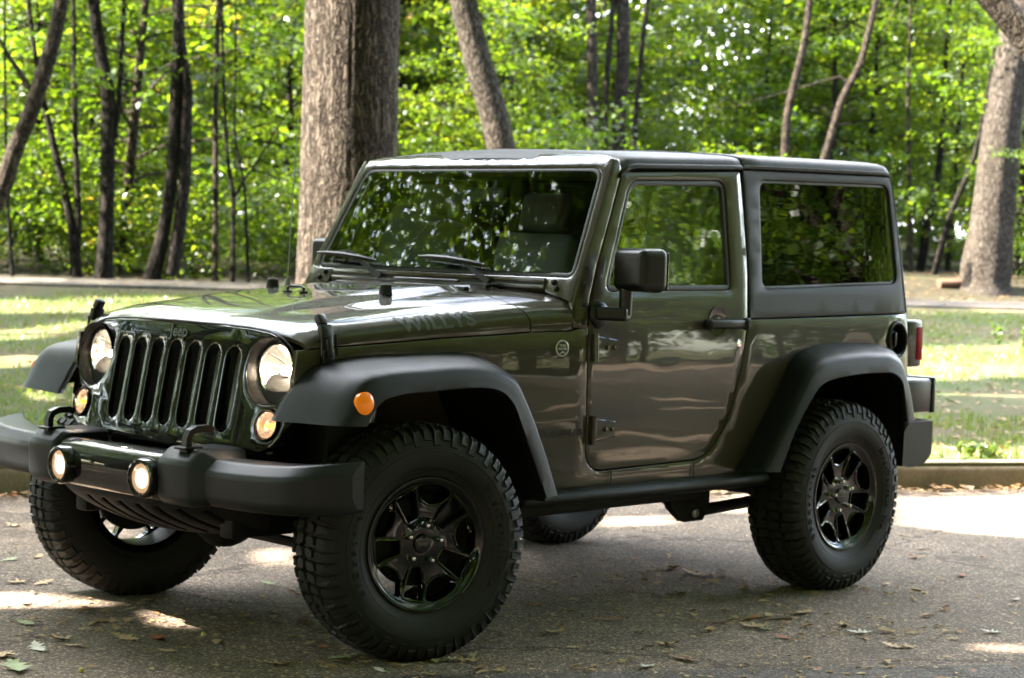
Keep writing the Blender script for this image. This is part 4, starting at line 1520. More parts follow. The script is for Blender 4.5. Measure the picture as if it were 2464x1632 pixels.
# --- grille
gx = lambda y, z: -.42 - .2 * (.95 - z) + .09 * y * y
GH = [(0, 1.098), (.25, 1.096), (.38, 1.092), (.47, 1.083), (.535, 1.064), (.585, 1.034), (.608, .99), (.617, .93), (.62, .86), (.615, .79), (.600, .745), (.57, .712), (.52, .69), (.45, .680), (.25, .676), (0, .676)]
gout = GH + [(-y, z) for y, z in reversed(GH[1:-1])]
gfn = lambda u, v, d=0: (gx(u, v) + d, u, v)
holes = []
for k in range(-3, 4):
    cx = k * .1045
    top, bot, r = 1.033 - .0006 * k * k, .737, .036
    holes.append([(cx + r * math.cos(a), top - r + r * math.sin(a)) for a in np.linspace(0, math.pi, 11)] +
                 [(cx - .001 + (r - .003) * math.cos(a), bot + r + (r - .003) * math.sin(a)) for a in np.linspace(math.pi, 2 * math.pi, 11)])
for s in (-1, 1):
    holes.append(circle(s * .50, .957, .113, 40))
    holes.append(circle(s * .532, .782, .053, 28))
mb = MB()
panel(mb, gout, holes, gfn, step=.05, edge=.004, thick=.05)
grille = mb.build('grille', M['gloss_black'], car, angle=60)
rad = MB()
rad.box((-.325, 0, .88), (.02, .86, .42))
for k in range(58):
    rad.box((-.348, -.12, .69 + .0064 * k), (.006, .56, .0028))
rad.build('radiator', M['radiator'], grille)
cd = MB()
for k in range(34):
    cd.box((-.352, .092, .74 + .0085 * k), (.006, .012, .004))
cd.build('condenser_tube', M['steel'], grille)
seal = MB().tube([gfn(u, v + .0, -.001) for u, v in [(y, z + .006) for y, z in GH[:7]]], .004, 6)
both(seal).build('hood_seal', M['seal'], grille)
t = text_outline('Jeep', .058, .0025, .0012, 1.0)
em = MB().merge(t, lambda v: (gx(-v.x + -.008, 1.05 + v.y) - .003 - v.z, -v.x - .008, 1.05 + v.y))
em.build('emblem', M['emblem'], grille, angle=20)

# --- headlights and turn signals
for s in (-1, 1):
    Mx = Matrix.Translation((-.352, s * .498, .959)) @ axis_to((-1, s * .06, .0))
    bz = MB().lathe([(.114, .044), (.112, .040), (.108, .020), (.099, .003), (.093, .004), (.093, -.01)], Mx, 56)
    hl = bz.build('headlight', M['lidblack'], car)
    MB().lathe([(.093, .005), (.0905, .0075), (.0875, .005), (.0875, -.004)], Mx, 56).build('bezel_ring', M['chrome'], hl)
    prof = [(.0875, -.004), (.080, -.014), (.065, -.030), (.045, -.045), (.022, -.055), (.0, -.056)]
    bowl = MB().lathe(prof, Mx, 20)
    bowl.build('reflector', M['reflector'], hl, angle=8)
    ribs = MB()
    for q in range(6):
        a = q * math.pi / 3 + .3
        ribs.tube([Mx @ Vector((.086 * math.cos(a), .086 * math.sin(a), -.006)), Mx @ Vector((.03 * math.cos(a), .03 * math.sin(a), -.050))], .0018, 5)
    ribs.lathe([(.021, -.03), (.021, -.022), (.017, -.022), (.017, -.03)], Mx, 20)
    ribs.build('reflector_rib', M['chrome'], hl)
    MB().lathe([(0, -.016), (.008, -.018), (.012, -.026), (.012, -.045)], Mx, 16).build('bulb', M['bulb'], hl)
    MB().lathe([(.0875, .003), (.078, .008), (.05, .014), (.025, .0165), (0, .017)], Mx, 48).build('lens', M['lens'], hl)

    c = Vector(gfn(s * .532, .782, 0))
    Mt = Matrix.Translation(c) @ axis_to((-1, s * .1, .2))
    ts = MB().lathe([(.054, .004), (.053, .008), (.050, .009), (.047, .004), (.046, -.02), (0, -.025)], Mt, 36).build('turn_signal', M['lidblack'], car)
    MB().lathe([(.0465, .002), (.042, .009), (.03, .0135), (.012, .0155), (0, .016)], Mt, 36).build('lens', M['amber_lens'], ts)
    MB().lathe([(.045, .0), (.038, -.008), (.024, -.015), (0, -.019)], Mt, 14).build('reflector', M['reflector'], ts, angle=8)
    MB().lathe([(0, .006), (.007, .004), (.010, -.003), (.009, -.014)], Mt, 14).build('bulb', M['amber_bulb'], ts)

# --- front bumper
def prof_loft(stations, name, m, parent, caps=True, angle=40):
    mb = MB()
    rows = [[(x, y, z) for x, z in pr] for y, pr in stations]
    mb.grid(rows, close_u=True)
    if caps:
        n = len(rows[0])
        b = len(mb.V) - n * len(rows)
        mb.F.append(tuple(b + k for k in range(n)))
        mb.F.append(tuple(len(mb.V) - n + k for k in reversed(range(n))))
    return mb


def bprof(xf, zt, zb, depth, rt=.03, rb=.03):
    p = [(xf + depth, zb + .005), (xf + depth, zt), (xf + rt * 1.6, zt + .002), (xf, zt - rt * 1.25), (xf + .004, zb + rb), (xf + rb * 1.1, zb)]
    return roundpoly(p, [.004, .004, rt * .42, rt * .5, rb * .5, rb * .5], 4)


def mid_prof(xo):
    return roundpoly([(-.55 + xo, .675), (-.645 + xo, .683), (-.688 + xo, .664), (-.702 + xo, .61), (-.695 + xo, .545), (-.672 + xo, .517), (-.58 + xo, .512)], [.004, .03, .03, .04, .03, .02, .004], 5)


st = [(y, mid_prof(.06 * y * y)) for y in np.linspace(-.315, .315, 15)]
bc = prof_loft(st, '', None, None)
front_bumper = None
W_ = []
for y, xf, zt, zb, dp in [(.44, -.655, .672, .520, .15), (.52, -.662, .673, .521, .16), (.60, -.662, .674, .521, .17), (.70, -.657, .676, .522, .18), (.80, -.642, .680, .524, .18), (.855, -.627, .684, .526, .18),
                          (.895, -.606, .688, .527, .17), (.93, -.570, .692, .528, .15), (.955, -.525, .696, .530, .12), (.972, -.475, .700, .534, .08), (.978, -.44, .701, .545, .05)]:
    W_.append((-y, bprof(xf, zt, zb, dp, .030, .030)))
wing = prof_loft(W_, '', None, None)
B_ = []
for y, xf, zt, zb, dp in [(.300, -.690, .690, .523, .22), (.312, -.704, .702, .515, .235), (.40, -.704, .703, .514, .235), (.452, -.700, .702, .514, .23), (.474, -.690, .696, .517, .22), (.510, -.660, .671, .523, .17)]:
    B_.append((-y, bprof(xf, zt, zb, dp, .032, .026)))
brk = prof_loft(B_, '', None, None)
front_bumper = bc.build('front_bumper', M['gloss_black'], car, angle=60, wn_=True)
for m_ in (wing.merge(brk), wing.mirror()):
    m_.build('bumper_end', M['bumper'], front_bumper, angle=60, wn_=True)
for s in (-1, 1):
    hk = MB()
    y = s * .402
    path = [(-.655, y, .685), (-.655, y, .735), (-.645, y, .757), (-.622, y, .766), (-.575, y, .768), (-.555, y, .760)]
    rows = []
    for i, pnt in enumerate(path):
        p0, p1 = Vector(path[max(i - 1, 0)]), Vector(path[min(i + 1, len(path) - 1)])
        tt = (p1 - p0).normalized(); nn = Vector((-tt.z, 0, tt.x))
        hw, ht = .013, .011
        P0 = Vector(pnt)
        rows.append([P0 + nn * ht + Vector((0, hw, 0)), P0 + nn * ht - Vector((0, hw, 0)), P0 - nn * ht - Vector((0, hw, 0)), P0 - nn * ht + Vector((0, hw, 0))])
    hk.grid(rows, close_u=True)
    hk.F.append((len(hk.V) - 1, len(hk.V) - 2, len(hk.V) - 3, len(hk.V) - 4))
    hk.build('tow_hook', M['satin'], front_bumper, angle=30)
    MB().box((-.645, y - s * .005, .7055), (.075, .062, .010), .004).build('hook_slot', M['satin'], front_bumper)
    Mf = Matrix.Translation((-.713, s * .239, .592)) @ axis_to((-1, s * .05, .0))
    fl = MB().lathe([(.068, -.03), (.068, .004), (.064, .012), (.056, .014), (.0505, .008), (.049, -.012)], Mf, 40).build('fog_light', M['gloss_black'], car)
    MB().lathe([(.050, .005), (.035, .009), (0, .011)], Mf, 40).build('lens', M['lens'], fl)
    MB().lathe([(.034, .0015), (.0, .0010)], Mf, 24).build('bulb', M['fog_glow'], fl)
    MB().lathe([(.049, .003), (.034, .0015)], Mf, 32).build('reflector', M['fog_rim'], fl)
# air dam under the bumper
def dam(u, v, d=0):
    e = abs(u) / .56
    x = -.655 + .20 * v * v + .16 * e ** 3
    z = .530 - .15 * v + .035 * v * e ** 2
    return (x + d, u * (1 - .06 * v), z + d * .2)


dh = []
for k in range(7):
    c = .19 - .1 * k
    dh.append(roundpoly([(c + .012, .30), (c - .012, .26), (c - .050, .60), (c - .085, .93), (c - .060, .95), (c - .018, .62)], .02, 4))
mb = MB()
panel(mb, [(-.56, 0), (.56, 0), (.56, .55), (.50, .88), (.44, 1.0), (-.44, 1.0), (-.50, .88), (-.56, .55)], dh, dam, step=.06, edge=.002, thick=.03)
MBd = mb.build('air_dam', M['black'], car, angle=50)
mb = MB()
mb.grid([[Vector(dam(u, v, .034)) for u in np.linspace(-.45, .40, 18)] for v in np.linspace(.1, .98, 8)])
mb.build('dam_backing', M['black'], MBd)

# --- fender flares
def flare(Bk, Sk, Lk, n=64):
    # the three key curves share their parameter
    d = np.r_[0, np.cumsum([math.dist(Sk[i], Sk[i + 1]) + math.dist(Bk[i], Bk[i + 1]) + math.dist(Lk[i], Lk[i + 1]) for i in range(len(Sk) - 1)])]
    tt = np.linspace(0, d[-1], n)

    def smp(K):
        K = np.array(K)
        T = np.gradient(K, d, axis=0)
        out = []
        for s in tt:
            i = min(np.searchsorted(d, s, side='right') - 1, len(d) - 2)
            h = d[i + 1] - d[i]; u = (s - d[i]) / h
            out.append((2 * u**3 - 3 * u**2 + 1) * K[i] + (u**3 - 2 * u**2 + u) * h * T[i] + (-2 * u**3 + 3 * u**2) * K[i + 1] + (u**3 - u**2) * h * T[i + 1])
        return out
    b, s_, l = smp(Bk), smp(Sk), smp(Lk)
    rows = []
    for (bx, bz), (sx, sz), (lx, lz) in zip(b, s_, l):
        Bp = Vector((bx, -(yside(bx, bz) - .004), bz)); Sp = Vector((sx, -.926, sz)); Lp = Vector((lx, -.938, lz))
        up = Vector((sx - lx, 0, sz - lz)).normalized()
        p1, p2 = Bp.lerp(Sp, .35) + up * .006, Bp.lerp(Sp, .75) + up * .006
        q1, q2 = Sp.lerp(Lp, .22), Sp.lerp(Lp, .6)
        m = (p2 + q1) * .25 + Sp * .5
        ma, mb2 = p2.lerp(m, .55) + (Sp - m) * .12, m.lerp(q1, .5) + (Sp - m) * .12
        L1 = Lp + Vector((0, .006, 0)) - up * .005
        L2 = Lp + Vector((0, .032, 0)) - up * .002
        L3 = Lp + Vector((0, .036, 0)) + up * .03
        rows.append([Bp + Vector((0, .02, 0)) - up * .004, Bp - up * .003, Bp + up * .004 + Vector((0, -.006, 0)), p1, p2, ma, m, mb2, q1, q2, Lp, L1, L2, L3])
    mb = MB()
    mb.grid(rows)
    # close both ends
    for r in (rows[0], rows[-1]):
        c = sum(r[3:12], Vector()) / 9
        k = len(mb.V)
        mb.V.extend([tuple(p) for p in r] + [tuple(c)])
        for j in range(len(r) - 1): mb.F.append((k + j, k + j + 1, k + len(r)))
        mb.F.append((k + len(r) - 1, k, k + len(r)))
    return mb, rows


for Bk, Sk, Lk, nm in ((FB, FS, FL, 'f'), (RB, RS, RL, 'r')):
    fm, rows = flare(Bk, Sk, Lk)
    liner = MB()
    liner.grid([[r[12] + Vector((0, .001, .002)), r[13], Vector((r[13].x, -.60, r[13].z + .04)), Vector((r[13].x, -.42, r[13].z + .05))] for r in rows])
    wall_pts = [Vector((r[13].x, -.42, r[13].z + .05)) for r in rows]
    k0 = len(liner.V)
    liner.V.extend([tuple(p) for p in wall_pts] + [(p.x, -.42, .42) for p in wall_pts])
    nW = len(wall_pts)
    for i in range(nW - 1): liner.F.append((k0 + i, k0 + i + 1, k0 + nW + i + 1, k0 + nW + i))
    # panel that closes the arch behind the tyre
    e = rows[-1]
    liner.grid([[e[13], Vector((e[13].x + .0, -.42, e[13].z + .04))], [Vector((e[12].x + .03, -.90, .50)), Vector((e[12].x + .03, -.42, .50))]])
    for s in (-1, 1):
        f = (fm if s < 0 else fm.mirror()).build('fender_flare', M['flare'], car, angle=60, wn_=True)
        (liner if s < 0 else liner.mirror()).build('wheel_liner', M['black'], f)
        if nm == 'f':
            Mm = Matrix.Translation((-.354, s * (.931 if s < 0 else .922), .882)) @ axis_to((-.03, s, .05))
            MB().lathe([(.037, -.012), (.037, .003), (.033, .0065), (.018, .0095), (0, .0105)], Mm, 36).build('side_marker', M['amber'], f)
            clips = MB()
            for (cx, cz) in ((.392, .79), (.452, .66), (.498, .56)):
                clips.lathe([(0, .004), (.006, .003), (.008, 0)], Matrix.Translation((cx + .01, s * .905, cz)) @ axis_to((-.7, s, 0)), 10)
            clips.build('liner_clip', M['satin'], f)

# --- doors
WIN = roundpoly([(.985, 1.243), (1.762, 1.253), (1.757, 1.693), (1.165, 1.668)], [.05, .035, .055, .06], 7)
mb = MB()
panel(mb, DOOR, [WIN], side, step=.05, edge=.005, thick=.03, hole_thick=.012)
sl_ = MB()
W1, W2 = offset(ccw(WIN), .001), offset(ccw(WIN), .022)
panel(sl_, W1, [W2], lambda u, v, d=0: side(u, v, d + .006), step=.1, edge=.004, thick=.014)
gl_ = MB()
panel(gl_, offset(ccw(WIN), .018), [], lambda u, v, d=0: side(u, v, d + .014), step=.08, edge=.0, thick=.002)
hd = MB()
hd.lathe([(.058, -.004), (.058, .0015), (.05, .0005), (.03, -.0005), (0, -.001)], Matrix.Translation(Vector(side(1.66, 1.132)) + Vector((0, -.0015, 0))) @ axis_to((0, -1, .03)), 32)  # flat dark disc in place of the shaded handle recess
bar = MB().box((1.695, -.812, 1.121), (.27, .024, .036), .011, None, 3)
bar.box((1.578, -.797, 1.120), (.045, .032, .044), .012).box((1.79, -.795, 1.121), (.05, .03, .04), .008)
bar.lathe([(0, .022), (.020, .021), (.025, .016), (.026, 0)], Matrix.Translation((1.80, -.806, 1.121)) @ axis_to((0, -1, 0)), 28)
bar.lathe([(0, .027), (.014, .0265), (.0155, .021)], Matrix.Translation((1.80, -.806, 1.121)) @ axis_to((0, -1, 0)), 20)
lk = MB().lathe([(0, .004), (.014, .0035), (.017, 0)], Matrix.Translation(Vector(side(1.797, 1.042))) @ axis_to((0, -1, .03)), 20)


def hinge(zc):
    h = MB()
    pl = roundpoly([(.905, zc - .047), (.905, zc + .045), (1.036, zc + .028), (1.036, zc - .03)], .006, 3)
    h.prism(pl, lambda u, v, d: side(u, v, -d), -.004, .016, .004)
    h.tube([side(.913, zc - .055, -.012), side(.913, zc + .052, -.012)], .0125, 12)
    for bx in (.975, 1.012):
        h.lathe([(0, .024), (.007, .0235), (.0095, .019), (.0095, .012)], Matrix.Translation(Vector(side(bx, zc))) @ axis_to((0, -1, .02)), 12)
    return h


mh = MB()
mbx = MB().box((0, 0, 0), (.135, .185, .166), .032, None, 4)
Mrot = Matrix.Translation((1.02, -.905, 1.328)) @ Matrix.Rotation(R_(-9), 4, 'Z')
for i, v in enumerate(mbx.V):
    f = .94 + .06 * (v[0] + .07) / .14
    mbx.V[i] = (v[0] - .25 * (v[1] + .0) ** 2, v[1] * f, v[2] * f)
mh.merge(mbx.moved(Mrot))
mh.tube([(.99, -.865, 1.26), (.99, -.865, 1.16)], [.025, .023], 16)
mh.box((.968, -.825, 1.163), (.085, .12, .05), .012, Matrix.Rotation(R_(28), 4, 'Z'), 3)
mh.lathe([(0, .02), (.040, .018), (.050, .008), (.052, -.004)], Matrix.Translation(side(.945, 1.157)) @ axis_to((0, -1, .02)), 28)
mgl = MB().box((.0705, 0, 0), (.004, .155, .138), .0)

for s in (-1, 1):
    f = (lambda m: m) if s < 0 else (lambda m: m.mirror())
    d = f(mb).build('door', M['paint'], car, angle=40)
    f(sl_).build('window_seal', M['seal'], d)
    f(gl_).build('window_pane', M['glass'], d)
    f(hd).build('handle_cup_shade', M['gloss_black'], d)
    f(bar).build('door_handle', M['satin'], d)
    f(lk).build('door_lock', M['chrome'], d)
    for zc in (1.037, .731):
        f(hinge(zc)).build('hinge', M['paint'], d)
    mo = f(mh).build('side_mirror', M['satin'], car, angle=60, wn_=True)
    f(mgl.moved(Mrot)).build('mirror_glass', M['chrome'], mo)
    if s > 0: mo.location = (.05, -.045, .005)

# --- windscreen frame
fwx = lambda z: 1.0642 - .512 * (1.706 - z)
NW = Vector((-.890, 0, .456))


def wfn(u, v, d=0.0):
    # header rolls back above the glass
    x = fwx(v)
    if v > 1.722: x += 2.2 * (v - 1.722) ** 2 * 8
    bow = .012 * (1 - (u / .72) ** 2) * 0
    return (x - NW.x * d - bow, u, v - NW.z * d)


yo = lambda z: yside(fwx(z), z) - .002
fo = [(-yo(1.243), 1.243), (-yo(1.40), 1.40), (-yo(1.55), 1.55), (-yo(1.70), 1.70), (-.700, 1.748), (-.62, 1.766), (-.35, 1.778), (0, 1.782)]
fo = fo + [(-u, v) for u, v in reversed(fo[:-1])]
glass_o = roundpoly([(-.7165, 1.298), (.7165, 1.298), (.660, 1.706), (-.660, 1.706)], [.035, .035, .05, .05], 7)
mb = MB()
panel(mb, fo, [offset(ccw(glass_o), -.004)], wfn, step=.05, edge=.012, thick=.03, hole_thick=.012)
# side cheeks with the hinge brackets
ck = MB()
cheek = [(.806, 1.108), (.880, 1.108), (.902, 1.22), (.952, 1.343), (1.041, 1.524), (1.124, 1.700), (1.112, 1.744), (1.086, 1.744), (1.060, 1.70), (.962, 1.50), (.892, 1.37), (.838, 1.262), (.812, 1.20)]
panel(ck, cheek, [], side, step=.04, edge=.006, thick=.02)
fm_ = mb.merge(both(ck))
# lower corner plates in front of the glass
lp = MB()
panel(lp, [(-.758, 1.205), (-.612, 1.236), (-.604, 1.288), (-.70, 1.290), (-.745, 1.30)], [], lambda u, v, d=0: (fwx(v) - .004 + .89 * d, u, v - .45 * d), step=.05, edge=.004, thick=.02)
fm_.merge(both(lp))
ws = fm_.build('windscreen_frame', M['paint'], car, angle=50)
sm = MB()
panel(sm, offset(ccw(glass_o), -.003), [offset(ccw(glass_o), .012)], lambda u, v, d=0: wfn(u, v, d + .003), step=.1, edge=.002, thick=.01)
sm.build('windscreen_seal', M['seal'], ws)
gm = MB()
panel(gm, offset(ccw(glass_o), .008), [], lambda u, v, d=0: wfn(u, v, d + .006 - .010 * (1 - (u / .72) ** 2)), step=.08, edge=0, thick=.003)
gm.build('windscreen', M['windscreen'], ws, angle=60)
hb = MB().box((fwx(1.278) - .006, 0, 1.278), (.014, 1.20, .022), .006).box((fwx(1.256) - .002, 0, 1.254), (.010, 1.20, .018), .004)
hb.build('lower_trim', M['paint'], ws)
sg = MB().box((fwx(1.266) - .006, 0, 1.2655), (.010, 1.205, .0045))
sg.build('trim_gap', M['seal'], ws)
for s in (-1, 1):
    bl = MB()
    for (x, z) in ((.868, 1.335), (.850, 1.27), (.842, 1.195), (.838, 1.130)):
        q = Vector(side(x + .024, z))
        bl.lathe([(0, .009), (.006, .0085), (.009, .005), (.0105, 0)], Matrix.Translation((q.x, s * abs(q.y), q.z)) @ axis_to((0, s, .03)), 12)
        bl.build('frame_bolt', M['satin'], ws); bl = MB()
    for (y, z) in ((.645, 1.272), (.668, 1.248)):
        bl.lathe([(0, .014), (.007, .0135), (.0105, .008), (.012, 0)], Matrix.Translation((fwx(z) - .006, s * y, z)) @ axis_to((-.89, 0, .45)), 12)
        bl.build('frame_bolt', M['satin'], ws); bl = MB()


# wipers: a point on the glass a little in front
def wp(y, z, off=.02):
    return Vector((fwx(z) - .02 + NW.x * off, y, z + NW.z * off))


for yb, dy in ((-.325, 0), (.29, 0)):
    wip = MB()
    piv = Vector((.812, yb, 1.262)); elb = wp(yb + .225, 1.354, .022)
    wip.tube([piv + Vector((0, 0, -.02)), piv], [.016, .014], 12)
    d_ = (elb - piv)
    a, b_, c_, e_ = piv, piv + d_ * .25, piv + d_ * .28, elb
    sidev = d_.cross(Vector((-.89, 0, .456))).normalized()
    nn = sidev.cross(d_).normalized()
    rows = []
    for q, wv in ((a, .013), (b_, .012), (c_, .010), (piv.lerp(elb, .6), .009), (e_, .006), (elb + (wp(yb + .30, 1.347, .02) - elb), .005)):
        rows.append([q + sidev * wv + nn * .004, q - sidev * wv + nn * .004, q - sidev * wv - nn * .005, q + sidev * wv - nn * .005])
    wip.grid(rows, close_u=True)
    w_o = wip.build('wiper', M['steel' if False else 'satin'], car)
    bld = MB()
    cy0, cz0 = yb + .245, 1.347
    b0, b1 = wp(yb + .432, 1.347, .008), wp(yb + .052, 1.324, .008)
    bld.tube([b0, b0.lerp(b1, .5), b1], .0055, 6)
    off = Vector((-.89, 0, .456)) * .016
    bld.tube([b0.lerp(b1, .03) + off * .2, b0.lerp(b1, .2) + off * .9, b0.lerp(b1, .5) + off * 1.3, b0.lerp(b1, .8) + off * .9, b0.lerp(b1, .97) + off * .2], [.004, .007, .009, .007, .004], 6)
    bld.tube([b0.lerp(b1, .1) + off * .6, b0.lerp(b1, .2) + off * .3, b0.lerp(b1, .33) + off * .7], .004, 5).tube([b0.lerp(b1, .67) + off * .7, b0.lerp(b1, .8) + off * .3, b0.lerp(b1, .9) + off * .6], .004, 5)
    bld.build('wiper_blade', M['seal'], w_o)

# --- roof and hard top
ZE_F = [(1.10, 1.704), (1.142, 1.711), (1.866, 1.742)]
ZE_R = [(1.866, 1.747), (2.95, 1.770)]


def roof_row(x, ze, drop=0.0, inn=0.0, hgt=1.0, gut=False):
    ye = yside(x, ze) - inn
    zc = lambda k: ze - drop + k * hgt
    half = [(ye - .012, zc(-.004)), (ye + .010, zc(.001)), (ye + .012, zc(.012))]
    if gut: half += [(ye + .008, zc(.017)), (ye + .0005, zc(.019)), (ye - .001, zc(.026))]
    else: half += [(ye + .004, zc(.014)), (ye + .002, zc(.02)), (ye + .0, zc(.026))]
    half += [(ye - .006, zc(.036)), (ye - .018, zc(.0445)), (ye - .04, zc(.0505)), (ye - .10, zc(.0575)), (ye - .25, zc(.068)), (ye - .45, zc(.077)), (0, zc(.082))]
    return [Vector((x, -y, z)) for y, z in half] + [Vector((x, y, z)) for y, z in reversed(half[:-1])]


rows = [roof_row(x, interp(x, ZE_F), gut=True) for x in (1.105, 1.112, 1.2, 1.35, 1.5, 1.65, 1.8, 1.858, 1.864)]
rows[0] = [p + Vector((.0, 0, -.034)) for p in rows[0]]
rows[1] = [p + Vector((.018, 0, -.016)) for p in rows[1]]
rows.insert(2, [p + Vector((0, 0, -.005)) for p in roof_row(1.165, interp(1.165, ZE_F), gut=True)])
rows[-1] = [p + Vector((.0, 0, -.006)) for p in rows[-1]]
rp = MB().grid(rows, flip=True)
rp.build('roof_panel', M['hardtop'], car, angle=50)
ht = MB()
rows = [[p + Vector((0, 0, -.006)) for p in roof_row(1.868, interp(1.87, ZE_R))]] + [roof_row(x, interp(x, ZE_R)) for x in (1.873, 2.0, 2.2, 2.4, 2.6, 2.8, 2.90)]
rows += [roof_row(2.935, interp(2.935, ZE_R), .004, .002, .97), roof_row(2.960, 1.770, .010, .008, .85), roof_row(2.976, 1.770, .018, .014, .62), roof_row(2.986, 1.768, .028, .02, .30), roof_row(2.990, 1.76, .04, .024, .0)]
ht.grid(rows, flip=True)
RWIN = roundpoly([(1.963, 1.259), (2.972, 1.290), (2.936, 1.727), (1.984, 1.706)], [.045, .06, .05, .05], 7)
hside = roundpoly([(1.870, 1.140), (3.056, 1.163), (3.030, 1.40), (2.985, 1.72), (2.968, 1.766), (1.876, 1.743), (1.880, 1.336)], [.004, .01, .2, .1, .02, .004, .02], 4)
hs = MB()
panel(hs, hside, [RWIN], side, step=.06, edge=.005, thick=.03, hole_thick=.020)
ht.merge(both(hs))
# back of the hard top
bk = []
for x, z in ((3.052, 1.165), (3.030, 1.40), (2.985, 1.72), (2.972, 1.775)):
    y = yside(x, z)
    bk.append([(x - .03, -y + .004, z), (x - .004, -y + .02, z), (x + .012, -y + .08, z), (x + .02, 0, z), (x + .012, y - .08, z), (x - .004, y - .02, z), (x - .03, y - .004, z)])
ht.grid(bk, flip=True)
hto = ht.build('hardtop', M['hardtop'], car, angle=45)
MB().grid([[(x + .024, -.55, z), (x + .027, 0, z), (x + .024, .55, z)] for x, z in ((3.040, 1.27), (3.026, 1.42), (2.99, 1.68))], flip=True).build('rear_window', M['tinted'], hto)
rg = MB()
panel(rg, offset(ccw(RWIN), .003), [], lambda u, v, d=0: side(u, v, d + .010), step=.1, edge=.0, thick=.003)
rs = MB()
panel(rs, offset(ccw(RWIN), .001), [offset(ccw(RWIN), .012)], lambda u, v, d=0: side(u, v, d + .0085), step=.1, edge=.001, thick=.006)
seam = MB()
pts = [side(x, z, -.0008) for x, z in ((2.958, 1.762), (2.975, 1.72), (3.015, 1.40), (3.036, 1.17))]
seam.tube(pts, .0022, 4)
for s in (-1, 1):
    f = (lambda m: m) if s < 0 else (lambda m: m.mirror())
    f(rg).build('side_window', M['tinted'], hto)
    f(rs).build('window_seal', M['seal'], hto)
    f(seam).build('corner_seam', M['seal'], hto)

# --- rear lamps, bumper, plate holder, filler cup
for s in (-1, 1):
    f = (lambda m: m) if s < 0 else (lambda m: m.mirror())
    tl = f(MB().box((3.125, -.68, 1.024), (.13, .15, .212), .014, None, 3)).build('tail_light', M['lidblack'], car)
    f(MB().box((3.166, -.7145, 1.024), (.050, .088, .150), .005).box((3.189, -.68, 1.024), (.01, .12, .17), .004)).build('red_lens', M['red_lens'], tl)
rbp = MB()
poly = [(3.036, .677), (3.237, .680), (3.234, .525), (3.19, .488), (3.08, .469), (2.95, .486), (2.98, .62)]
R1 = roundpoly(poly, .012, 3)
n = len(R1)
rr = [[Vector((x, y, z)) for x, z in R1] for y in (-.80, -.785, .785, .80)]
for k in (0, 3):
    c = sum(rr[k], Vector()) / n
    rr[k] = [c + (p - c) * .965 for p in rr[k]]
    rr[k] = [Vector((p.x, (-.802 if k == 0 else .802), p.z)) for p in rr[k]]
rbp.grid(rr, close_u=True)
rbp.F.append(tuple(len(rbp.V) - n + i for i in range(n)))
rbp.F.append(tuple(len(rbp.V) - 4 * n + i for i in reversed(range(n))))
rbp.build('rear_bumper', M['bumper'], car, angle=35)
pb = MB().box((3.19, -.62, .783), (.25, .24, .155), .014, None, 3).box((3.325, -.62, .785), (.03, .25, .165), .008)
pb.tube([(3.12, -.72, .88), (3.12, -.60, .88)], .016, 10)
pb.build('plate_holder', M['satin'], car)
Mfu = Matrix.Translation(side(2.951, 1.046)) @ axis_to((.05, -1, .04))
fc = MB().lathe([(.082, -.002), (.081, .006), (.074, .009), (.066, .004), (.062, -.05), (0, -.055)], Mfu, 44)
fco = fc.build('fuel_filler', M['flare'], car)
MB().lathe([(.040, -.05), (.040, -.022), (.034, -.018), (0, -.018)], Mfu, 20).box(Mfu @ Vector((0, 0, -.012)), (.012, .012, .06), .002).build('filler_cap', M['satin'], fco)

# --- sill rail and chassis
for s in (-1, 1):
    r = MB()
    pr = roundpoly([(-.70, .515), (-.79, .517), (-.822, .505), (-.826, .478), (-.80, .458), (-.70, .452)], .016, 4)
    rws = []
    for x, sc in ((.53, .9), (.55, 1), (1.2, 1), (1.95, 1), (1.985, .97), (1.998, .80)):
        rws.append([Vector((x, y if sc == 1 else -.76 + (y + .76) * sc, .485 + (z - .485) * sc)) for y, z in pr])
    r.grid(rws, close_u=True)
    k = len(pr)
    r.F.append(tuple(len(r.V) - k + i for i in range(k))); r.F.append(tuple(len(r.V) - len(rws) * k + i for i in reversed(range(k))))
    (r if s < 0 else r.mirror()).build('sill_rail', M['flare'], car, recalc=True)
ch = MB()
for s in (-1, 1):
    ch.box((1.15, s * .42, .46), (3.3, .07, .13), .01)
    ch.box((1.2, s * .55, .44), (1.2, .14, .09), .02)
    ch.prism([(1.62, .46), (1.66, .36), (1.74, .30), (1.86, .30), (1.90, .36), (1.90, .47)], lambda u, v, d: (u, s * (.56 + d), v), -.02, .02)
    ch.prism([(.62, .46), (.60, .35), (.54, .30), (.44, .31), (.40, .37), (.42, .47)], lambda u, v, d: (u, s * (.50 + d), v), -.02, .02)
    ch.tube([(1.80, s * .56, .335), (2.40, s * .50, .345)], .025, 10)
    ch.tube([(.50, s * .50, .345), (-.02, s * .52, .335)], .028, 10)
    ch.tube([(.02, s * .55, .36), (.08, s * .52, .90)], .030, 12)
    ch.tube([(2.46, s * .55, .30), (2.62, s * .48, .85)], .028, 12)
ch.tube([(0, -.70, .395), (0, .70, .395)], .042, 14).tube([(2.424, -.70, .395), (2.424, .70, .395)], .045, 14)
ch.lathe([(0, .12), (.08, .11), (.13, .05), (.14, 0), (.13, -.05), (.08, -.10), (0, -.11)], Matrix.Translation((.0, .22, .385)) @ axis_to((-1, 0, 0)), 20)
ch.lathe([(0, .12), (.08, .11), (.14, .05), (.15, 0), (.13, -.05), (.08, -.10), (0, -.11)], Matrix.Translation((2.43, 0, .385)) @ axis_to((-1, 0, 0)), 20)
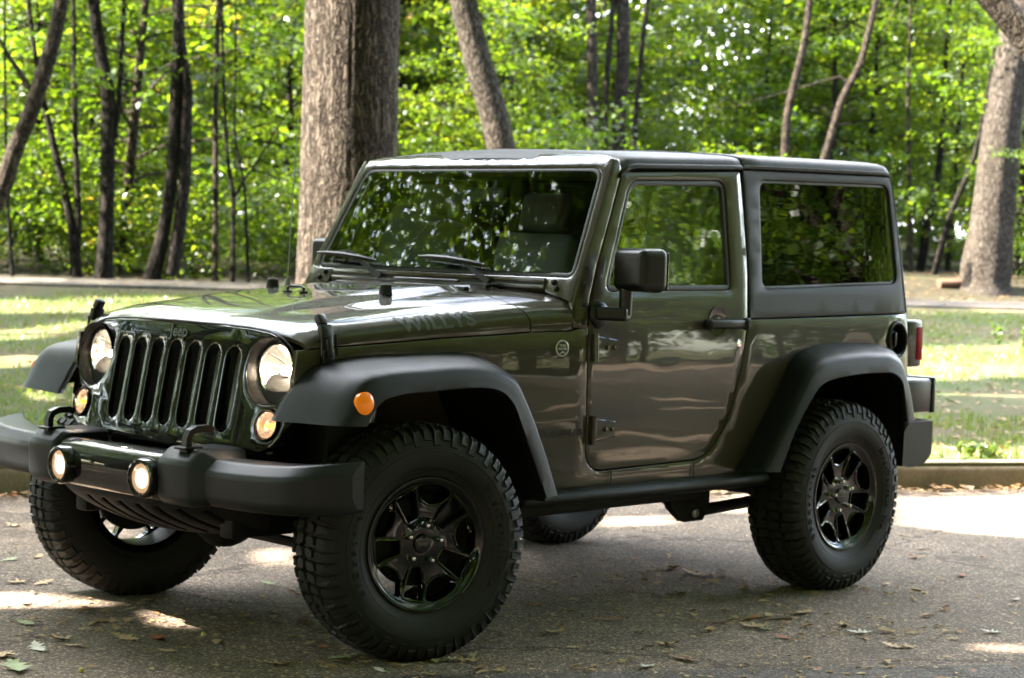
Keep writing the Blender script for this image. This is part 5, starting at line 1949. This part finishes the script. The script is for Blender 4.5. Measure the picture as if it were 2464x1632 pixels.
ch.box((1.2, 0, .42), (.6, .7, .05), .01).tube([(.1, .22, .40), (1.0, .1, .45)], .03, 10).tube([(1.4, 0, .45), (2.35, 0, .41)], .035, 10)
ch.tube([(1.0, -.30, .37), (1.5, -.30, .37), (2.2, -.25, .42), (3.0, -.35, .45)], .035, 10)
ch.box((-.28, 0, .46), (.30, .80, .12), .01).tube([(-.18, -.62, .35), (-.18, .62, .37)], .018, 8)
ch.box((-.20, -.60, .78), (.14, .12, .42), .01).box((-.20, .60, .78), (.14, .12, .42), .01)
cho = ch.build('chassis', M['black'], car)
for s in (-1, 1):
    bt = MB().lathe([(0, .012), (.017, .010), (.022, 0)], Matrix.Translation((1.80, s * .585, .335)) @ axis_to((0, s, 0)), 14)
    bt.build('suspension_bolt', M['steel'], cho)
    MB().tube([(-.03, s * .60, .78), (-.02, s * .60, .90)], .022, 12).build('shock_absorber', M['steel'], cho)

# --- badges and side lettering
bd = MB().lathe([(0, .0035), (.024, .0035), (.0255, .003)], Matrix.Translation(side(.756, 1.035)) @ axis_to((-.12, -1, .03)), 36)
bdo = bd.build('round_badge', M['dark_letter'], car)
ring = MB().lathe([(.0255, .003), (.0275, .0045), (.0305, .003), (.031, 0)], Matrix.Translation(side(.756, 1.035)) @ axis_to((-.12, -1, .03)), 40)
for i, w_ in enumerate(('TRAIL', 'RATED')):
    t = text_outline(w_, .0125, .0004, .0002, 1.05)
    ring.merge(t, lambda v, i=i: Vector(side(.756 + v.x, 1.0415 - .0125 * i + v.y, -.0042 - v.z)))
for a in range(3):
    ring.tube([side(.740 + .005 * a, 1.014 + .0045 * a, -.0040), side(.756, 1.0205 + .0015 * a, -.0040), side(.772 - .005 * a, 1.014 + .0045 * a, -.0040)], .0011, 4)
ring.build('badge_ring', M['white_mark'], bdo)
t = text_outline('WRANGLER', .040, .0003, .0012, 1.0)
wd = max(v[0] for v in t.V)
sl2 = MB().merge(t, lambda v: Vector(side(.755 + v.x / wd * .115, .712 + v.y * .82 + (v.x / wd) * .003, -.0012 - v.z)))
sl2.build('side_lettering', M['dark_letter'], car, angle=0)

# --- antenna
MB().tube([(.636, .655, 1.20), (.638, .655, 1.24)], [.016, .010], 12).tube([(.638, .655, 1.235), (.676, .66, 1.905)], [.0032, .0022], 6).build('antenna', M['aerial'], car)

# --- cabin
db = MB().box((1.02, 0, 1.13), (.28, 1.36, .19), .04, None, 3).box((1.02, -.37, 1.235), (.20, .36, .04), .018)
db.box((1.10, 0, .95), (.25, .35, .40), .03)
dash = db.build('dashboard', M['dash'], car)
sw = MB()
Mst = Matrix.Translation((1.27, -.37, 1.12)) @ axis_to((1, 0, .45))
sw.tube([Mst @ Vector((.185 * math.cos(a), .185 * math.sin(a), 0)) for a in np.linspace(0, 2 * math.pi, 33)], .016, 8, False)
sw.lathe([(0, .02), (.07, .01), (.075, -.02)], Mst, 20)
for a in (0, 2.1, 4.2): sw.tube([Mst @ Vector((0, 0, 0)), Mst @ Vector((.18 * math.cos(a), .18 * math.sin(a), 0))], .014, 6)
sw.build('steering_wheel', M['dash'], car)
for s in (-1, 1):
    st_ = MB().box((1.55, s * .37, .88), (.48, .50, .16), .05, None, 3).box((1.80, s * .37, 1.19), (.14, .48, .56), .06, Matrix.Rotation(R_(12), 4, 'Y'), 3)
    so = st_.build('seat', M['cloth'], car, angle=60)
    MB().box((1.875, s * .37, 1.555), (.09, .27, .18), .04, Matrix.Rotation(R_(12), 4, 'Y'), 3).build('headrest', M['cloth'], so, angle=60)
MB().box((2.5, 0, 1.0), (.45, .9, .16), .05).box((2.72, 0, 1.2), (.14, .9, .4), .05).build('rear_seat', M['cloth'], car, angle=60)
rb_ = MB()
for s in (-1, 1):
    rb_.tube([(1.13, s * .60, 1.70), (1.9, s * .61, 1.735), (2.8, s * .60, 1.70), (2.95, s * .62, 1.2)], .035, 10)
    rb_.tube([(1.95, s * .61, 1.73), (1.98, s * .66, .8)], .04, 10)
rb_.tube([(1.92, -.61, 1.735), (1.92, .61, 1.735)], .035, 10).tube([(1.13, -.60, 1.70), (1.13, .60, 1.70)], .028, 10)
rb_.build('roll_bar', M['dash'], car)
rm = MB().box((1.10, 0, 1.60), (.03, .25, .07), .015, None, 3).tube([(1.07, 0, 1.66), (1.10, 0, 1.61)], .01, 8)
rm.build('rear_view_mirror', M['dash'], car)

# --- wheels
PROF = [(0.000, .390), (.05, .389), (.085, .386), (.105, .379), (.1165, .366), (.124, .350), (.1295, .330), (.1315, .312), (.130, .290), (.1245, .268), (.117, .252), (.111, .243), (.108, .232), (.100, .226)]


def sidewall(r):
    a = [(q[1], q[0]) for q in PROF[::-1]]
    return interp(r, a)


def arc_w(w):
    return interp(abs(w), [(q[0], q[1]) for q in PROF[:8]])


def wheel_pt(th, r, w):
    return Vector((r * math.cos(th), -w, r * math.sin(th)))


ty = MB()
full = [(-w, r) for w, r in reversed(PROF[1:])] + PROF
rows = [[wheel_pt(2 * math.pi * k / 96, r, w) for k in range(96)] for w, r in full]
ty.grid(rows, close_u=True)
# profile along the crown, then over the shoulder, as a path length
pth = [(w, r) for w, r in PROF[:8]]
cl = np.r_[0, np.cumsum([math.dist(pth[i], pth[i + 1]) for i in range(len(pth) - 1)])]
pw, pr_ = np.array([q[0] for q in pth]), np.array([q[1] for q in pth])


def crown(a, hgt):
    s = 1 if a >= 0 else -1
    q = abs(a)
    w, r = np.interp(q, cl, pw), np.interp(q, cl, pr_)
    w2, r2 = np.interp(min(q + .003, cl[-1]), cl, pw), np.interp(min(q + .003, cl[-1]), cl, pr_)
    w1, r1 = np.interp(max(q - .003, 0), cl, pw), np.interp(max(q - .003, 0), cl, pr_)
    t = Vector((w2 - w1, r2 - r1)).normalized()
    nn = Vector((-t.y, t.x))
    return s * (w + nn.x * hgt), r + nn.y * hgt


TRND = random.Random(3)


def block(poly, hgt, taper=.0035):
    """poly in (theta, crown length) raised from the carcass"""
    poly = [(th + TRND.uniform(-.007, .007), a + TRND.uniform(-.0022, .0022)) for th, a in poly]
    pl = dens(poly, .02)
    c = (sum(p[0] for p in pl) / len(pl), sum(p[1] for p in pl) / len(pl))
    lo, hi = [], []
    for th, a in pl:
        w, r = crown(a, -.003); lo.append(wheel_pt(th, r, w))
    for th, a in pl:
        dv = Vector(((th - c[0]) * .39, a - c[1]))
        dv = dv * max(0.3, 1 - taper / max(.004, dv.length))
        hh = hgt * interp(abs(c[1] + dv.y), [(0, 1), (.085, 1), (.115, .75), (.14, .42), (.165, .2)])
        w, r = crown(c[1] + dv.y, hh)
        hi.append(wheel_pt(c[0] + dv.x / .39, r, w))
    cw, cr = crown(c[1], hgt * interp(abs(c[1]), [(0, 1), (.085, 1), (.115, .75), (.14, .42)]))
    k = len(ty.V)
    n = len(pl)
    ty.V.extend([tuple(v) for v in lo + hi] + [tuple(wheel_pt(c[0], cr, cw))])
    for i in range(n):
        j = (i + 1) % n
        ty.F.append((k + i, k + j, k + n + j, k + n + i))
        ty.F.append((k + n + i, k + n + j, k + 2 * n))


NP = 30
P_ = 2 * math.pi / NP
HT = .0155
for i in range(NP):
    t0 = i * P_
    for s in (-1, 1):
        o = 0 if s > 0 else P_ * .5
        q = lambda th, a: (t0 + o + th * P_, s * a)
        # shoulder lugs, one long and one short per pitch, over the sidewall
        block([q(.04, .066), q(.40, .060), q(.44, .160), q(.06, .160)], HT)
        block([q(.53, .074), q(.90, .070), q(.93, .141), q(.55, .141)], HT)
        # inner interlocking blocks
        block([q(.00, .006), q(.30, .004), q(.46, .030), q(.36, .056), q(.06, .052), q(-.06, .028)], HT)
        block([q(.52, .010), q(.80, .006), q(.92, .034), q(.86, .062), q(.56, .060), q(.46, .036)], HT)
# raised sidewall lettering and rings
for a, m_ in ((.318, .0015), (.262, .0012)):
    ty.grid([[wheel_pt(2 * math.pi * k / 96, r, sidewall(r) + h) for k in range(96)] for r, h in ((a + .0025, -.001), (a + .0015, m_), (a - .0015, m_), (a - .0025, -.001))], close_u=True)


def arc_text(body, th0, r0, size, sp):
    t = text_outline(body, size, 0, .0006, sp)
    vs = []
    for lift in (.0004, .0042):
        vs.append([wheel_pt(th0 - v[0] / r0, r0 + v[1], sidewall(r0 + v[1]) + lift) for v in t.V])
    k = len(ty.V)
    ty.V.extend([tuple(v) for v in vs[0] + vs[1]])
    n = len(t.V)
    cnt = {}
    for f in t.F:
        ty.F.append(tuple(k + n + i for i in f))
        for i in range(len(f)):
            e = (f[i], f[(i + 1) % len(f)])
            cnt[e] = 1
    for (a, b) in list(cnt):
        if (b, a) not in cnt: ty.F.append((k + a, k + b, k + n + b, k + n + a))


arc_text('BFGoodrich', R_(182), .279, .036, 1.75)
arc_text('Mud-Terrain T/A', R_(4), .279, .036, 1.45)
for v in range(len(ty.V)):
    x, y, z = ty.V[v]
    if z < -.3945: ty.V[v] = (x, y, -.3945)
# rim
RF = [(0, .080), (.05, .080), (.07, .077), (.10, .074), (.14, .077), (.17, .083), (.195, .094), (.206, .102), (.23, .106)]


def rimfn(u, v, d=0.0):
    r = math.hypot(u, v)
    return (u, -(interp(r, RF) - d), v)


def polar(a, b, ang):
    return (a * math.cos(ang) - b * math.sin(ang), a * math.sin(ang) + b * math.cos(ang))


RIM0 = R_(42.5)
wins, pocks = [], []
for k in range(5):
    an = RIM0 + k * 2 * math.pi / 5
    wins.append(roundpoly([polar(.087, -.021, an), polar(.188, -.0395, an), polar(.188, .0395, an), polar(.087, .021, an)], [.006, .010, .010, .006], 4))
    ap = an + math.pi / 5
    pocks.append(roundpoly([polar(.132, .0, ap), polar(.146, -.042, ap), polar(.180, -.068, ap), polar(.196, -.045, ap), polar(.2025, 0, ap), polar(.196, .045, ap), polar(.180, .068, ap), polar(.146, .042, ap)],
                           [.012, .012, .012, .02, .02, .02, .012, .012], 4))
rim = MB()
panel(rim, circle(0, 0, .214, 72), wins + pocks, rimfn, step=.013, edge=.0035, thick=.034)
for wn_ in wins:
    out = offset(ccw(wn_), -.0045)
    rim.tube([Vector(rimfn(u, v, -.001)) for u, v in out + out[:1]], .0048, 7, False)
for pk in pocks:
    out = offset(ccw(pk), -.004)
    inn = [q for q in out if math.hypot(*q) < .192]
    i0 = max(range(len(inn)), key=lambda i: math.dist(inn[i], inn[i - 1]))
    inn = inn[i0:] + inn[:i0]
    rim.tube([Vector(rimfn(u, v, -.001)) for u, v in inn], .0048, 7, True)
flat = Matrix.Rotation(R_(90), 4, 'X')      # local Z -> -Y
rim.lathe([(.205, .100), (.212, .1065), (.219, .1115), (.2265, .112), (.229, .108), (.226, .100), (.205, .090), (.203, .05), (.196, -.02), (.205, -.10), (.226, -.112)], flat, 72)
hubm = MB().lathe([(0, .06), (.07, .055), (.085, .035), (.085, -.02)], flat, 32)
hubm.lathe([(.09, .030), (.150, .030), (.152, .026), (.152, .006), (.09, .004)], flat, 56)
hubm.lathe([(.200, .045), (.192, .0), (.200, -.105)], flat, 40).lathe([(0, .0), (.15, .0), (.15, -.004), (.06, -.01), (.05, -.06), (0, -.06)], flat, 40)
cal = MB().box((0.105, -.02, .105), (.07, .07, .11), .012, Matrix.Rotation(R_(45), 4, 'Y'))
nut = MB()
cap = MB().lathe([(0, .0895), (.026, .0895), (.030, .0885), (.034, .083), (.036, .074)], flat, 36)
t = text_outline('Jeep', .020, .0006, .0003, 1.0)
capt = MB().merge(t, lambda v: Vector((v.x, -.0898 - v.z, v.y - .005)))

wheel_proto = None


def make_wheel():
    w = hubm.build('wheel', M['black'], car)
    ty.build('tyre', M['rubber'], w, angle=30, weld=False)
    r = rim.build('rim', M['gloss_black'], w, angle=40, wn_=True)
    cal.build('brake_caliper', M['disc'], w)
    for k in range(5):
        an = RIM0 + R_(40) + k * 2 * math.pi / 5
        c = Vector((.0635 * math.cos(an), -.072, .0635 * math.sin(an)))
        MB().lathe([(.0145, -.004), (.0135, .003), (.0105, .006), (.0100, .022), (.0075, .026), (.0, .0265)], Matrix.Translation(c) @ flat, 6).lathe([(.007, .024), (.0065, .034), (0, .035)], Matrix.Translation(c) @ flat, 10).build('lug_nut', M['chrome'], w, angle=30)
    cap.build('hub_cap', M['gloss_black'], w)
    capt.build('cap_lettering', M['emblem'], w, angle=0)
    return w


w0 = make_wheel()
ST = R_(-12.4)
spots = [((0, -.786, .3945), ST, 0), ((0, .786, .3945), math.pi + ST, 40), ((2.424, -.786, .3945), 0, 18), ((2.424, .786, .3945), math.pi, 10)]
for i, (loc, rz, spin) in enumerate(spots):
    w = w0 if i == 0 else copy_tree(w0, car)
    w.location = loc
    w.rotation_euler = (0, 0, rz)
    for ch_ in w.children:
        if ch_.name.split('.')[0] in ('rim', 'lug_nut', 'hub_cap', 'cap_lettering'):
            ch_.rotation_euler = (0, R_(-spin), 0)
        elif ch_.name.startswith('tyre') and i in (1, 2):
            ch_.rotation_euler = (0, 0, 0)
sp = copy_tree(w0, car)
sp.location = (3.24, .06, .98)
sp.rotation_euler = (0, 0, R_(90))
# ------------------------------------------------------------------ grass, litter, fallen leaves
def on_ground(s, d):
    x = K0[0] + s * KT[0] + d * KN[0]; y = K0[1] + s * KT[1] + d * KN[1]
    return x, y, gz(x, y)


g = np.random.default_rng(9)
n = 190000
s_ = g.uniform(-12, 17, n); d_ = .2 + 14.7 * g.uniform(0, 1, n) ** 1.15
x, y, z = on_ground(s_, d_)
msk = np.array([noise.noise(Vector((a * .5, b * .5, 1.7))) + .5 * noise.noise(Vector((a * 2.1, b * 2.1, 5.2))) for a, b in zip(x, y)])
k = msk + g.uniform(-.35, .35, n) > -.12 + .14 * (s_ > 4.5)
x, y, z = x[k], y[k], z[k]
n = len(x)
a = g.uniform(0, 2 * np.pi, n); L = g.uniform(.03, .085, n); w = g.uniform(.004, .008, n)
tilt = g.uniform(.1, .9, n)
B = np.stack([x, y, z], 1)
ax = np.stack([np.cos(a), np.sin(a), 0 * a], 1); bx = np.stack([-np.sin(a), np.cos(a), 0 * a], 1)
top = B + ax * (L * tilt)[:, None] + np.array([0, 0, 1.0]) * (L * (1 - .45 * tilt))[:, None]
V = np.stack([B - bx * w[:, None], B + bx * w[:, None], top], 1).reshape(-1, 3)
GRASS = leaf_mat('grass_blades', [(0, (.06, .10, .02)), (.7, (.10, .15, .03)), (1, (.20, .18, .06))], [(0, (.14, .24, .02)), (1, (.30, .36, .05))], .05, .4)
tag(np_mesh('grass', V, np.arange(n * 3).reshape(n, 3), GRASS), 'short patchy grass on the lawn behind the kerb', None, None, 'stuff')

LIT_M = leaf_mat('dry_leaves', [(0, (.16, .085, .04)), (.4, (.24, .14, .065)), (.7, (.30, .20, .10)), (.9, (.36, .29, .16)), (1, (.22, .25, .10))], [(0, (.2, .08, .02)), (1, (.3, .2, .05))], .05, .15)
n = 12500
s_ = np.r_[g.uniform(-14, 18, n - 8400), g.uniform(-12, 14, 1900), g.uniform(3.5, 20, 4500), g.uniform(5, 26, 2000)]
d_ = np.r_[.2 + 22 * g.uniform(0, 1, n - 8400) ** 1.2, -.02 - np.abs(g.normal(0, .17, 1900)), .2 + 15 * g.uniform(0, 1, 4500), g.uniform(17.8, 22, 2000)]
x, y, z = on_ground(s_, d_)
C = np.stack([x, y, z + .012 + .02 * g.uniform(0, 1, n)], 1)
V, F = leaves(C, .075, .80, 3)
V[:, 2] = np.maximum(V[:, 2], .004)
tag(np_mesh('leaf_litter', V, F, LIT_M), 'brown leaf litter scattered over the lawn and along the gutter', None, None, 'stuff')
# crumbs on the road
n = 12500
s_ = g.uniform(-9, 9, n); d_ = g.uniform(-10.5, 0, n)
x, y, z = on_ground(s_, d_)
cl_ = np.array([noise.noise(Vector((a * .8, b * .8, 8.0))) for a, b in zip(x, y)])
kk = cl_ + g.uniform(-.5, .5, n) > .05
C = np.stack([x, y, z * 0 + .006], 1)[kk]
for (u, v, su, sv, m_) in ((1610, 1335, .28, .10, 130), (1790, 1452, .30, .14, 120), (1960, 1450, .25, .10, 70), (1330, 1448, .3, .12, 70), (1430, 1365, .35, .10, 120), (1960, 1365, .3, .10, 160), (1000, 1540, .3, .12, 140), (1700, 1555, .5, .1, 160), (250, 1440, .5, .12, 120), (560, 1430, .6, .2, 160)):
    q0 = np.array(ground_hit(u * K_, v * K_)); k_ = g.normal(size=(m_, 2)) * np.array([su, sv])
    C = np.concatenate([C, q0 + k_[:, :1] * np.array([CR[0], CR[1], 0]) + k_[:, 1:] * np.array([CF[0], CF[1], 0]) * 1.5 + np.array([0, 0, .006])])
V, F = leaves(C, .024 * np.random.default_rng(2).lognormal(0, .45, len(C)), .88, 4, 0, .6)
V[:, 2] = np.maximum(V[:, 2], .003)
CR_M = leaf_mat('crumbs', [(0, (.26, .14, .06)), (.4, (.46, .32, .16)), (.85, (.64, .53, .34)), (1, (.50, .50, .22))], [(0, (.2, .1, .03)), (1, (.3, .2, .05))], .02, .1)
tag(np_mesh('road_crumbs', V, F, CR_M), 'crumbs of leaf and bark scattered on the asphalt', None, None, 'stuff')


# fallen oak leaves on the road: individual, lobed and curled
def oak_leaf(L, wd, curl, seed):
    q = random.Random(seed)
    half = [(0, .0), (.10, .05), (.18, .20), (.25, .10), (.36, .36), (.44, .14), (.56, .44), (.64, .16), (.76, .34), (.83, .15), (.92, .18), (1.0, 0)]
    half = [(a_, b_ * q.uniform(.8, 1.15)) for a_, b_ in half]
    n_ = len(half)
    m = MB()
    mid, lf, rt_ = [], [], []
    for a_, b_ in half:
        zc = curl * (a_ - .5) ** 2 * 1.2
        bend = .06 * math.sin(a_ * 3 + seed)
        mid.append(((a_ - .5) * L, bend * L, zc * L + .002))
        for arr, s in ((lf, 1), (rt_, -1)):
            arr.append(((a_ - .5 + .03 * s) * L, (s * b_ * wd + bend) * L, (zc + curl * b_ * q.uniform(.2, .9)) * L + .002))
    m.grid([lf, mid, rt_])
    m.tube([(-.5 * L, 0, curl * .3 * L + .003), (-.68 * L, .02 * L, .004)], .0016, 4)
    return m


LM = {}
for nm, c in (('brown', (.32, .17, .085)), ('tan', (.52, .36, .20)), ('green', (.36, .40, .22)), ('rust', (.36, .13, .06)), ('pale', (.62, .57, .48))):
    LM[nm] = simple('fallen_leaf_' + nm, c, .7, 0, 0, .3, 0, 1, .25)
leafmesh = {}
words = {'brown': 'dry brown oak leaf lying on the asphalt', 'tan': 'tan curled oak leaf lying on the asphalt', 'green': 'pale green oak leaf lying on the asphalt', 'rust': 'small rust red leaf lying on the asphalt', 'pale': 'bleached whitish leaf lying on the asphalt'}
PXL = [(100, 1355, 'tan', .11), (60, 1402, 'tan', .10), (140, 1480, 'tan', .11), (90, 1505, 'pale', .13), (35, 1552, 'green', .16), (5, 1520, 'tan', .12), (165, 1497, 'tan', .08), (285, 1482, 'tan', .12), (365, 1483, 'rust', .10), (300, 1415, 'tan', .07),
       (60, 1448, 'green', .09), (45, 1350, 'tan', .10), (140, 1440, 'brown', .06), (620, 1355, 'green', .09), (700, 1443, 'brown', .10), (795, 1522, 'green', .12), (742, 1505, 'rust', .09), (680, 1375, 'brown', .07), (500, 1420, 'brown', .05), (385, 1510, 'tan', .08), (640, 1543, 'tan', .10), (875, 1558, 'pale', .10),
       (1035, 1530, 'pale', .10), (1085, 1532, 'tan', .10), (1000, 1535, 'brown', .09), (1110, 1548, 'brown', .06), (1285, 1468, 'tan', .12), (1412, 1437, 'brown', .12), (1610, 1332, 'tan', .16), (1560, 1320, 'tan', .12), (1470, 1295, 'brown', .08), (1580, 1375, 'green', .11), (1750, 1455, 'tan', .11), (1860, 1420, 'tan', .13), (1770, 1458, 'green', .08),
       (1545, 1495, 'tan', .10), (1578, 1528, 'brown', .14), (1500, 1550, 'pale', .09), (1640, 1460, 'tan', .08), (1815, 1478, 'rust', .09), (2225, 1335, 'rust', .09), (2275, 1292, 'brown', .06), (2310, 1298, 'brown', .06), (2350, 1390, 'pale', .07), (2110, 1295, 'brown', .08), (2135, 1272, 'tan', .08), (2290, 1465, 'pale', .08), (2100, 1500, 'tan', .07), (2250, 1560, 'brown', .06), (1985, 1465, 'pale', .10), (1950, 1448, 'tan', .08),
       (2205, 1280, 'brown', .05), (1330, 1500, 'tan', .06), (1230, 1405, 'brown', .08), (1890, 1555, 'brown', .07), (2070, 1500, 'tan', .10), (1010, 1480, 'tan', .07), (920, 1545, 'brown', .07), (2050, 1355, 'tan', .07), (2180, 1415, 'brown', .07), (20, 1300, 'green', .10), (90, 1290, 'tan', .08), (30, 1220, 'tan', .09), (100, 1205, 'brown', .07), (28, 1150, 'rust', .08)]
cnt = 0
for (u, v, kind, L) in PXL:
    p_ = ground_hit(u * K_, v * K_)
    variant = (kind, cnt % 3)
    if variant not in leafmesh:
        o = oak_leaf(1.0, .62 + .1 * (cnt % 3), .16 + .12 * (cnt % 3), cnt).build('fallen_leaf', LM[kind], None, angle=60)
        leafmesh[variant] = o
    else:
        o = leafmesh[variant].copy(); COL.objects.link(o)
    tag(o, words[kind], 'leaf', kind + ' leaves fallen on the road')
    o.location = (p_.x, p_.y, p_.z + .004)
    o.rotation_euler = (rnd.uniform(-.12, .12), rnd.uniform(-.12, .12), rnd.uniform(0, 6.28))
    o.scale = (L, L, L)
    cnt += 1
TW = simple('twig_wood', (.13, .085, .055), .9, 0, 0, .2, 0, 1, .3)
for k, (u, v, L, a) in enumerate([(945, 1478, .16, .5), (1660, 1448, .22, .2), (1790, 1440, .16, 2.8), (1500, 1590 - 90, .12, .3), (1100, 1462, .10, 1.0)]):
    p_ = ground_hit(u * K_, v * K_)
    o = MB().tube([(-L / 2, 0, .004), (-L / 6, .01, .010), (L / 5, -.006, .006), (L / 2, .008, .012)], [.004, .005, .004, .002], 6).build('twig', TW)
    tag(o, 'short dark twig lying on the asphalt', 'twig', 'twigs on the road')
    o.location = p_; o.rotation_euler = (0, 0, a)
ACO = simple('acorn_yellow', (.55, .45, .10), .5)
for k, (u, v) in enumerate([(860, 1535 - 60), (470, 1475), (188, 1555)]):
    p_ = ground_hit(u * K_, v * K_)
    o = MB().lathe([(0, .016), (.006, .014), (.009, .008), (.0085, .003), (.004, -.001), (0, -.002)], None, 12).build('acorn', ACO)
    tag(o, 'small yellow acorn lying on the asphalt', 'acorn', 'acorns on the road')
    o.location = p_

# pale dead branches in the wood at the left
DB = simple('dead_branch_wood', (.42, .36, .28), .9, 0, 0, .2, 0, 1, .2)
for k, (pts, wd, lb) in enumerate([([(100, 1280), (190, 1240), (330, 1190), (500, 1110)], 12, 'long pale dead branch slanting up behind the forked dark tree'),
                                   ([(60, 1360), (150, 1330), (240, 1270), (320, 1180)], 10, 'pale dead branch curving up left of the forked dark tree'),
                                   ([(20, 1375), (130, 1380), (230, 1360)], 12, 'pale dead branch lying low at the left edge of the wood'),
                                   ([(90, 1410), (190, 1395), (300, 1370)], 9, 'pale dead stick lying by the foot of the forked dark tree'),
                                   ([(190, 1190), (260, 1175), (300, 1230), (310, 1300)], 8, 'pale forked dead twig hanging behind the left saplings')]):
    q = [at(u * Z1['sx'], v * Z1['sx'], 34.0 + .3 * k) for u, v in pts]
    o = MB().tube(q, [wd * Z1['sx'] * 34 / FPX / 2 * f for f in np.linspace(1.1, .5, len(q))], 7).build('dead_branch', DB)
    tag(o, lb, 'branch')
# log and stump by the flared trunk
q0 = ground_hit(2100 + 262 * Z4['sx'], 300 + 652 * Z4['sx']) + Vector((0, 0, .07)); q1 = ground_hit(2100 + 345 * Z4['sx'], 300 + 655 * Z4['sx']) + Vector((0, 0, .10))
lg = trunk_tube([q0, q0.lerp(q1, .5), q1], [.08, .085, .08], 14, .08, 2, .05)
n0 = len(lg.V); lg.F.append(tuple(range(14))); lg.F.append(tuple(reversed(range(n0 - 14, n0))))
tag(lg.build('log', simple('log_wood', (.12, .066, .042), .9, 0, 0, .2, 0, 1, .3), None, angle=60), 'short reddish log lying left of the flared grey trunk', 'log')
b_ = ground_hit(2100 + 385 * Z4['sx'], 300 + 662 * Z4['sx'])
stp = trunk_tube([b_ - Vector((0, 0, .1)), b_ + Vector((0, 0, .2)), b_ + Vector((.03, 0, .48))], [.17, .11, .09], 14, .25, 5, .06)
k0 = len(stp.V); stp.F.append(tuple(range(k0 - 14, k0)))
tag(stp.build('stump', BARKD, None, angle=60), 'dark broken stump at the foot of the flared grey trunk', 'stump')

# weeds on the right lawn
WD = leaf_mat('weed_leaves', [(0, (.05, .085, .015)), (1, (.08, .12, .025))], [(0, (.10, .16, .012)), (1, (.15, .21, .02))], .05, .45)
for k, (u, v, H, lb) in enumerate([(2310, 800, .36, 'tall leafy weed on the bright lawn at the right edge'), (2362, 818, .40, 'leafy weed at the right picture edge on the bright lawn'), (2210, 838, .28, 'single thin grass stalk on the bright lawn right of the tail light'),
                                   (2250, 1058, .075, 'broad leaved weed on the kerb edge right of the rear bumper'), (2290, 1062, .065, 'small weed on the kerb edge at the right')]):
    b_ = ground_hit(u * K_, v * K_)
    g = np.random.default_rng(60 + k)
    r = tag(empty('weed', b_), lb, 'weed')
    m = MB()
    cs = []
    for j in range(4 if k != 2 else 1):
        e = Vector((g.normal(0, .06), g.normal(0, .06), H * g.uniform(.6, 1)))
        m.tube([Vector((0, 0, -.01)), e * .5 + Vector((.01, 0, 0)), e], [.004, .003, .0015], 5)
        for t in np.linspace(.25, 1, 7): cs.append(np.array(e * t) + g.normal(0, .018, 3))
    m.build('stem', simple('weed_stem', (.16, .20, .06), .8), r)
    np_mesh('foliage', *leaves(np.array(cs), .075 if k != 2 else .03, .5, k, .1), WD, r)
